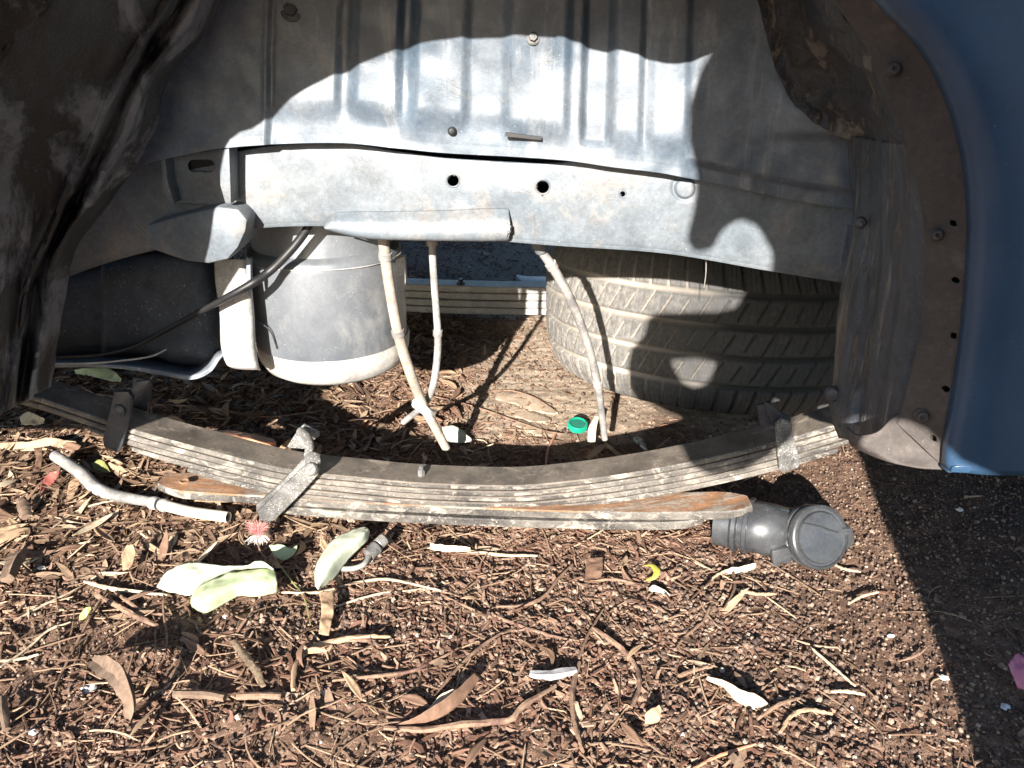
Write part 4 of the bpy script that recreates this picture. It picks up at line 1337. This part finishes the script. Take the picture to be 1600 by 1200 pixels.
# named twigs: pixel path, radius (mm), material, label
TW = [
    ([(20, 966), (70, 940), (120, 915), (150, 900)], 1.4, 'twigpale', 'pale straight stem at left running up to the large pale leaf'),
    ([(132, 908), (165, 918), (205, 922), (262, 928)], 2.8, 'twigpale', 'pale thick stick pointing at the large pale leaf'),
    ([(150, 930), (180, 945), (210, 962), (250, 978)], 3.4, 'twig', 'brown thick curved stick below the pale thick stick'),
    ([(180, 925), (200, 942), (225, 955), (255, 960)], 2.4, 'twig', 'brown curved twig just above the brown thick stick'),
    ([(84, 1075), (110, 1020), (140, 970), (165, 925), (178, 905)], 1.7, 'twig', 'long dark twig standing upright among pebbles at left'),
    ([(255, 920), (256, 960), (262, 1000), (258, 1030)], 1.2, 'twig', 'thin dark twig hanging below the large pale leaf'),
    ([(0, 1040), (40, 1010), (75, 985), (110, 972)], 1.5, 'twigpale', 'pale twig at the left edge in pebbles'),
    ([(0, 1030), (35, 1022), (60, 1020)], 1.6, 'twigpale', 'short pale twig at the left edge below the longer pale twig'),
    ([(440, 925), (500, 918), (560, 905), (610, 908), (690, 925)], 1.9, 'twigpale', 'long pale stem arching below the metal fitting'),
    ([(690, 928), (740, 952), (800, 972), (860, 990), (905, 1005)], 1.9, 'twig', 'long brown stem running down right from the pale arched stem'),
    ([(668, 852), (720, 856), (780, 860), (840, 866)], 2.3, 'twigpale', 'pale straight stick just below the centre of the spring'),
    ([(524, 940), (590, 925), (650, 915), (700, 902)], 1.5, 'twigpale', 'thin pale straw below the metal fitting'),
    ([(470, 1010), (520, 1004), (560, 1003), (600, 1005)], 2.4, 'twig', 'flat grey bark strip end at left of centre'),
    ([(458, 1080), (462, 1048), (478, 1020), (510, 1008), (560, 1000), (610, 998)], 3.3, 'drya', 'wide curved bark strip bending like a hook left of centre'),
    ([(520, 1070), (580, 1065), (640, 1050), (690, 1030), (715, 1015)], 2.0, 'twig', 'long twig running up right at bottom centre left'),
    ([(680, 1090), (710, 1050), (750, 1015), (790, 985)], 2.0, 'twig', 'straight twig above the big brown bark curl'),
    ([(600, 1142), (660, 1146), (720, 1140), (795, 1128), (815, 1112), (868, 1075)], 3.4, 'twig', 'long thick brown stick with a bend at bottom centre'),
    ([(905, 1040), (895, 1080), (896, 1120), (905, 1160), (912, 1178)], 3.0, 'twig', 'upright brown stick right of the weathered wood'),
    ([(775, 950), (820, 945), (850, 930), (872, 905), (895, 880)], 2.1, 'twig', 'curved brown twig right of centre above the weathered wood'),
    ([(905, 1035), (915, 1005), (925, 985), (942, 955)], 1.6, 'twig', 'thin twig leaning above the upright brown stick'),
    ([(926, 985), (950, 1005), (978, 1025), (996, 1050)], 3.0, 'twig', 'brown thick twig bending down right of centre'),
    ([(996, 1050), (998, 1080), (986, 1110)], 2.6, 'twig', 'brown twig stub below the bending twig'),
    ([(922, 912), (960, 910), (1000, 916)], 1.8, 'twig', 'short twig left of the yellow peel'),
    ([(1060, 1060), (1085, 1050), (1112, 1045)], 2.6, 'twig', 'short brown stick left of the long cream leaf'),
    ([(1108, 955), (1098, 975), (1070, 1000), (1055, 1020)], 1.8, 'twig', 'dark curved twig at right of the yellow peel'),
    ([(1150, 930), (1180, 934), (1212, 936)], 2.2, 'drya', 'short tan stick below the black elbow'),
    ([(1100, 925), (1115, 905), (1135, 895), (1150, 892)], 1.6, 'twigpale', 'curved pale stem running to the cream leaf by the elbow'),
    ([(1140, 865), (1145, 895), (1146, 930), (1130, 960)], 2.0, 'twig', 'brown twig hanging under the black elbow'),
    ([(1268, 1022), (1300, 1048), (1335, 1078)], 1.8, 'twigpale', 'straight pale straw on fine soil at lower right'),
    ([(1296, 1087), (1320, 1088), (1350, 1089)], 1.9, 'twigpale', 'short level pale stick on fine soil at lower right'),
    ([(1218, 1150), (1235, 1125), (1262, 1116), (1300, 1120)], 2.2, 'drya', 'hooked tan twig at lower right'),
    ([(1182, 1130), (1215, 1112), (1250, 1096)], 2.0, 'twig', 'brown stick above the hooked tan twig'),
    ([(1080, 1200), (1120, 1182), (1180, 1165)], 1.7, 'terra', 'reddish twig at the bottom edge right of centre'),
    ([(1303, 878), (1320, 888), (1345, 896)], 1.8, 'twigpale', 'short pale twig under the round cap'),
    ([(1326, 945), (1345, 935), (1372, 930)], 1.6, 'twigpale', 'thin curved pale straw at right near the shadow edge'),
    ([(1402, 1036), (1430, 1030), (1448, 1015)], 1.5, 'twig', 'short twig at the edge of the shade at right'),
    ([(436, 880), (455, 905), (475, 930), (485, 975)], 1.0, 'lime', 'thin yellow-green stem trailing from the large pale leaf'),
    ([(455, 880), (465, 905), (430, 890)], .8, 'twig', 'hair-thin stem beside the small pale leaf scrap'),
    ([(80, 826), (120, 800), (160, 790), (200, 782)], 1.4, 'twigpale', 'pale stem running up to the grey hose'),
    ([(0, 812), (60, 805), (120, 815), (160, 818)], 1.5, 'twigpale', 'long pale stem at the left edge below the grey hose'),
    ([(30, 880), (90, 860), (150, 845)], 1.6, 'twigpale', 'straight pale stem left below the cream hose'),
    ([(853, 725), (856, 700), (866, 680), (870, 672)], 2.0, 'terra', 'red-brown stub standing behind the middle of the spring'),
    ([(955, 626), (957, 640), (958, 652)], 3.0, 'bark', 'dark stub standing beside the hanging grey hose'),
    ([(640, 690), (700, 688), (755, 684), (764, 705), (770, 722)], .9, 'twigpale', 'thin pale curl behind the spring near the tan hose'),
    ([(540, 645), (590, 600), (620, 590), (640, 560)], 2.2, 'twig', 'brown stick leaning toward the canister'),
    ([(240, 632), (330, 640), (410, 650), (500, 640)], 2.6, 'twig', 'long dim stick in the shaded leaves behind the spring'),
    ([(470, 655), (520, 660), (570, 700)], 1.8, 'twig', 'dim twig behind the loose clamp'),
    ([(740, 615), (790, 608), (830, 620), (866, 640)], 1.3, 'twig', 'thin twig lying across the sandy crust'),
    ([(655, 612), (700, 622), (760, 640), (840, 668), (880, 678)], 1.6, 'twig', 'long dark root across the pale soil under the truck'),
    ([(640, 590), (665, 600), (690, 640)], 1.2, 'twig', 'short thin twig by the foot of the grey hose'),
]
for path, r_, mk, lb in TW:
    w_ = gc(path, .004)
    w_[:, 2] += gh(w_[:, 0], w_[:, 1]) + r_ * .001 + .003 * rng.random(len(w_))
    V, F = tube(w_, np.array([.75, 1, 1.05, .95, .6]) * r_ * .00115, 7, 26)
    V = V + .00035 * r_ * rng.normal(size=V.shape) * .35
    o = flat_obj('twig', (V, F), M[mk], smooth=True)
    tag(recentre(o), lb, 'twig', 'twigs on the ground')

# white and pale bits one can point at
for x, y, s, lb in ((135, 1070, .010, 'white stone lump by the gnarled root'), (512, 1082, .006, 'small white chip at lower left of centre'), (12, 800, .009, 'white flake at the left edge'),
                    (62, 880, .006, 'small white pebble at left below the hose'), (1392, 993, .005, 'small white pebble near the shadow edge'), (1500, 795, .006, 'pale pebble on shaded grit at upper right'),
                    (1474, 1060, .006, 'cream pebble on shaded grit at right'), (1572, 1100, .006, 'cream pebble near the bottom right edge'), (355, 957, .007, 'white flake under the curled green leaf'),
                    (50, 1140, .007, 'white pebble at the bottom left')):
    p = P(x, y, z=.004)
    V, F = lathe([(0, -.8), (.7, -.5), (1, 0), (.75, .5), (0, .75)], (0, 0, 0), (0, 0, 1), 9)
    V = V * (1 + .22 * rng.normal(size=V.shape)) * np.array([s, s * .8, s * .6])
    o = flat_obj('pebble', (V, F), M['white'], smooth=True)
    o.location = (p[0], p[1], float(gh(p[0], p[1])) + s * .3)
    tag(o, lb, 'pebble')


# ------------------------------------------------------------------ loose litter
def rand_rot(n, flat=.35):
    """yaw free, small tilt"""
    a = rng.random(n) * 2 * np.pi
    b = rng.normal(size=n) * flat
    c = rng.normal(size=n) * flat
    ca, sa, cb, sb, cc_, sc_ = np.cos(a), np.sin(a), np.cos(b), np.sin(b), np.cos(c), np.sin(c)
    Rz = np.zeros((n, 3, 3))
    Rz[:, 0, 0] = ca
    Rz[:, 0, 1] = -sa
    Rz[:, 1, 0] = sa
    Rz[:, 1, 1] = ca
    Rz[:, 2, 2] = 1
    Ry = np.zeros((n, 3, 3))
    Ry[:, 0, 0] = cb
    Ry[:, 0, 2] = sb
    Ry[:, 1, 1] = 1
    Ry[:, 2, 0] = -sb
    Ry[:, 2, 2] = cb
    Rx = np.zeros((n, 3, 3))
    Rx[:, 0, 0] = 1
    Rx[:, 1, 1] = cc_
    Rx[:, 1, 2] = -sc_
    Rx[:, 2, 1] = sc_
    Rx[:, 2, 2] = cc_
    return Rz @ Ry @ Rx


def scatter(n, dens):
    """n ground points in view, kept with chance dens(X, Y)"""
    out = []
    got = 0
    while got < n:
        X = rng.uniform(-1.25, 1.45, 60000)
        Y = rng.uniform(.44, 3.4, 60000)
        p = np.stack([X, Y, 0 * X], 1)
        px, py = proj(p)
        k = (px > -60) & (px < 1660) & (py < 1260) & (rng.random(60000) < dens(X, Y))
        if not k.any():
            continue
        out.append(p[k])
        got += k.sum()
    return np.concatenate(out)[:n]


def litter(name, tmpl, faces, pts, size, m_, label, cat_, jit=.2, flat=.35, lift=.4, bend=0):
    n = len(pts)
    t = np.repeat(tmpl[None], n, 0)
    t = t * (1 + jit * rng.normal(size=t.shape))
    if bend:
        k = rng.normal(size=(n, 1)) * bend * .35
        k2 = rng.normal(size=(n, 1)) * bend
        t[..., 2] += k * (t[..., 0] ** 2 - .3)
        t[..., 1] += k2 * (t[..., 0] ** 2 - .3) * 1.4
    t = t * size[:, None, :]
    t = np.einsum('nij,nvj->nvi', rand_rot(n, flat), t)
    base = pts.copy()
    base[:, 2] = gh(pts[:, 0], pts[:, 1]) + size.min(1) * lift + np.abs(rng.normal(size=n)) * .0012
    V = (t + base[:, None]).reshape(-1, 3)
    F = (faces[None] + (np.arange(n) * len(tmpl))[:, None, None]).reshape(-1, faces.shape[1])
    o = link(name, raw_mesh(name, V, F, False), m_)
    tag(o, label, cat_, kind='stuff')
    return o


boxv = np.array([[x, y, z] for x in (-1, 1) for y in (-1, 1) for z in (-1, 1)], float)
boxf = np.array([[0, 1, 3, 2], [4, 6, 7, 5], [0, 4, 5, 1], [2, 3, 7, 6], [0, 2, 6, 4], [1, 5, 7, 3]])
# long chip: 3 rings of 4, bendable
chipv = np.array([[x, y * (1 - .35 * abs(x)), z] for x in (-1, -.5, 0, .5, 1) for (y, z) in ((-1, -.8), (1, -1), (.9, .9), (-.8, 1))], float)
chipf = np.concatenate([grid_faces(5, 4, True), np.array([[3, 2, 1, 0], [16, 17, 18, 19]])])
bm = bmesh.new()
bmesh.ops.create_icosphere(bm, subdivisions=1, radius=1)
icov = np.array([v.co for v in bm.verts])
icof = np.array([[v.index for v in f.verts] for f in bm.faces])
bm.free()
lv = []
for x, w in ((-1, .08), (-.6, .62), (-.1, 1), (.4, .8), (.8, .38), (1.05, .03)):
    for s in (-1, 0, 1):
        lv.append((x, s * w, .12 * abs(s) * w))
leafv = np.array(lv)
leaff = grid_faces(6, 3)

TANS = [(0, (.10, 0.058, 0.036)), (.3, (.17, 0.104, 0.065)), (.6, (.23, 0.152, 0.098)), (.9, (.36, 0.246, 0.159)), (1, (.50, 0.372, 0.249))]
BROWN = [(0, (.085, 0.042, 0.027)), (.35, (.16, 0.084, 0.055)), (.7, (.215, 0.131, 0.088)), (.95, (.32, 0.209, 0.142)), (1, (.42, 0.316, 0.224))]
GRIT = [(0, (.05, 0.033, 0.026)), (.4, (.12, 0.076, 0.055)), (.8, (.21, 0.144, 0.103)), (.985, (.30, 0.223, 0.163)), (1, (.5, 0.428, 0.344))]
M['chipm'] = island_mat('bark_chips', BROWN, grain=(200, 200, 200))
M['leafm'] = island_mat('dry_leaves', TANS, rough=.7, grain=(120, 120, 120), gamt=.4)
M['gritm'] = island_mat('grit', GRIT, grain=(400, 400, 400))
M['twigm'] = island_mat('fine_twigs', TANS, rough=.85, grain=(250, 250, 250))


def hide_tyre(X, Y):
    return 1.0 - ((X - .47) ** 2 + (Y - 1.9) ** 2 < .30 ** 2)


def d_chip(X, Y):
    s = zone_soft(X, Y)
    pt = np.clip((fbm(X * 2.2 + 40, Y * 2.2, 3, 91) + .34) * 1.9, .07, 1)
    return np.clip(1.0 - .97 * s, .02, 1) * pt * (Y < 2.3) + .006


def d_leaf(X, Y):
    left = 1 / (1 + np.exp((X + .22 + .12 * np.sin(9 * Y)) / .06)) * np.clip((Y - .93) / .1, 0, 1) * (Y < 2.1)
    return np.clip(left + .012 * (Y < 1.3) * (X < .35), 0, 1)


def d_left(X, Y):
    return np.clip(.16 + .84 * (vnoise(X * 5 + 3, Y * 5, 77) > -.1) * (X < .38), 0, 1) * (1 - .9 * zone_soft(X, Y))


def d_grit(X, Y):
    c = 1 / (1 + np.exp(-((X + .16) / .05))) * 1 / (1 + np.exp(-((Y - 1.34) / .04)))
    return np.clip(.55 + .5 * zone_soft(X, Y), 0, 1) * np.where(Y > 2.3, .4, 1) * (1 - .85 * c)


def sz(n, lo, hi, wlo, whi, tlo, thi):
    L = np.exp(rng.uniform(np.log(lo), np.log(hi), n))
    return np.stack([L, rng.uniform(wlo, whi, n), rng.uniform(tlo, thi, n)], 1)


p_ = scatter(40000, d_chip)
litter('bark_litter', chipv, chipf, p_, sz(len(p_), .002, .0095, .0009, .0029, .0005, .0012), M['chipm'], 'dense brown bark chips and leaf crumbs covering the soil', 'bark litter', flat=.32, bend=.8)
p_ = scatter(7000, d_left)
litter('bark_chips', chipv, chipf, p_, sz(len(p_), .006, .022, .0012, .0042, .0006, .0016), M['chipm'], 'longer brown bark slivers strewn over the soil', 'bark litter', jit=.12, flat=.3, bend=1.1)
p_ = scatter(42000, d_grit)
q_ = rng.uniform(.0008, .0026, (len(p_), 1)) * rng.uniform(.7, 1.2, (len(p_), 3))
litter('grit', icov, icof, p_, q_, M['gritm'], 'fine brown and grey grit over the soil', 'grit', jit=.12, flat=1.0, lift=.3)
p_ = scatter(9000, lambda X, Y: np.clip((vnoise(X * 3.5 + 9, Y * 3.5, 5) > .0) * (Y < 1.0) * (X < .42) + .10 * (Y < 1.1) + .05, 0, 1))
q_ = rng.uniform(.0018, .0046, (len(p_), 1)) * rng.uniform(.75, 1.15, (len(p_), 3))
litter('small_pebbles', icov, icof, p_, q_, M['gritm'], 'rounded brown pebbles mixed with the bark in the foreground', 'pebbles', jit=.10, flat=1.0, lift=.3)
p_ = scatter(5200, d_leaf)
litter('leaf_litter', leafv, leaff, p_, sz(len(p_), .009, .036, .0018, .0060, .002, .005), M['leafm'], 'deep bed of dry tan gum leaves left of and behind the spring', 'leaf litter', jit=.06, flat=.26, lift=1.5, bend=.45)
# fine twigs: thin long slivers
p_ = scatter(4200, lambda X, Y: np.clip(.95 * (1 - zone_soft(X, Y)) + .02, 0, 1) * (Y < 2.2))
litter('fine_twigs', chipv, chipf, p_, sz(len(p_), .012, .055, .0005, .0013, .0005, .001), M['twigm'], 'thin dry stems and rootlets strewn over the litter', 'twigs', jit=.05, flat=.14, lift=2.5, bend=3.2)

# single dry leaves and twigs large enough to pick out
zones = [('dry_leaf', 60, lambda X, Y: (X < -.28) * (X > -.95) * (Y > .98) * (Y < 1.34), ' dry gum leaf in the sunlit litter left of the spring', 'dry leaves in the sunlit litter at left', (.018, .045), ('drya', 'dryb', 'drya', 'dryc')),
         ('dry_leaf', 70, lambda X, Y: (X < -.12) * (X > -.85) * (Y > 1.34) * (Y < 1.85), ' gum leaf in the shaded litter behind the spring', 'dry leaves in the shade behind the spring', (.02, .05), ('dryc', 'drya', 'dryc')),
         ('dry_leaf', 26, lambda X, Y: (X < .38) * (Y > .6) * (Y < 1.0), ' small leaf flake in the foreground bark litter', 'leaf flakes in the foreground', (.012, .026), ('dryc', 'drya', 'dryc'))]
for nm, n, dn, lb, gp_, (lo, hi), mks in zones:
    pts = scatter(n, lambda X, Y: dn(X, Y) * 1.0)
    for k in range(n):
        L = random.uniform(lo, hi)
        W = L * random.uniform(.16, .27)
        t = np.array([(x, s * w, .25 * abs(s) * w) for x, w in ((-1, .05), (-.75, .42), (-.45, .8), (-.1, 1), (.25, .92), (.55, .66), (.8, .34), (1.03, .03)) for s in (-1, -.5, 0, .5, 1)])
        kx, ky = random.gauss(0, .25), random.gauss(0, .35)
        t[:, 2] = t[:, 2] * W + kx * L * (t[:, 0] ** 2 - .3) * .7
        t[:, 1] = t[:, 1] * W + ky * L * (t[:, 0] ** 2 - .3) * .5
        t[:, 0] *= L
        me = raw_mesh(nm, t, grid_faces(8, 5))
        mk_ = random.choice(mks)
        o = link(nm, me, M[mk_])
        o.location = (pts[k, 0], pts[k, 1], float(gh(pts[k, 0], pts[k, 1])) + .007 + random.random() * .008)
        o.rotation_euler = (random.gauss(0, .35), random.gauss(0, .22), random.uniform(0, 6.28))
        s_ = o.modifiers.new('s', 'SOLIDIFY')
        s_.thickness = .0006
        tag(o, {'drya': 'tan', 'dryb': 'pale cream', 'dryc': 'dark brown'}[mk_] + lb, 'leaf', gp_)

# ------------------------------------------------------------------ the person taking the picture, behind the camera
# outline as it stands across the sun's rays (X, z at Y = 0), given body depth toward the sun
ol = [(.06, 1.40), (.0, 1.30), (-.01, 1.20), (.004, 1.115), (-.012, 1.084), (-.021, 1.045), (-.017, 1.005), (-.003, .964), (-.003, .924), (-.009, .885), (.004, .868), (.028, .872),
      (.038, .897), (.059, .911), (.082, .902), (.108, .865), (.110, .84), (.095, .808), (.06, .800), (-.06, .800), (-.076, .785), (-.078, .755), (-.105, .722), (-.109, .68), (-.105, .642), (-.082, .60),
      (-.04, .578), (.01, .562), (.032, .530), (.064, .512), (.114, .519), (.151, .546), (.178, .575), (.192, .61), (.203, .645), (.232, .656), (.256, .645), (.285, .616), (.33, .596),
      (.362, .585), (.367, .5), (.368, .41), (.378, .35), (.38, .28), (.372, .20), (.36, .10), (.30, -.10), (.62, -.14), (.84, -.1), (.86, .3), (.88, .7), (.84, 1.05), (.70, 1.28), (.52, 1.36), (.46, 1.56), (.34, 1.62), (.24, 1.56), (.2, 1.40)]
hole = [(-.021, .700), (.025, .703), (.07, .696), (.064, .67), (.056, .650), (.032, .640), (.008, .651), (-.008, .675)]
bm = bmesh.new()
sv = np.array(SUN)


def ring(pts, back):
    vs = []
    for x, z in pts:
        p = np.array([x, 0, z]) - sv * back
        vs.append(bm.verts.new(p))
    return vs


for loops in (ol, hole):
    a_, b_ = ring(loops, .16), ring(loops, .42)
    n = len(loops)
    for i in range(n):
        bm.faces.new((a_[i], a_[(i + 1) % n], b_[(i + 1) % n], b_[i]))
    if loops is ol:
        A, Bk = a_, b_
    else:
        A2, B2 = a_, b_
for o_, h2 in ((A, A2), (Bk, B2)):
    es = []
    for l in (o_, h2):
        for i in range(len(l)):
            e = bm.edges.get((l[i], l[(i + 1) % len(l)])) or bm.edges.new((l[i], l[(i + 1) % len(l)]))
            es.append(e)
    bmesh.ops.triangle_fill(bm, use_beauty=True, use_dissolve=False, edges=es)
bmesh.ops.recalc_face_normals(bm, faces=bm.faces)
me = bpy.data.meshes.new('person')
bm.to_mesh(me)
bm.free()
person = link('person', me, M['under'])
b2 = person.modifiers.new('b', 'BEVEL')
b2.width = .012
b2.segments = 3
tag(recentre(person), 'person in dark clothes leaning beside the camera, casting the shadow on the tyre', 'person')
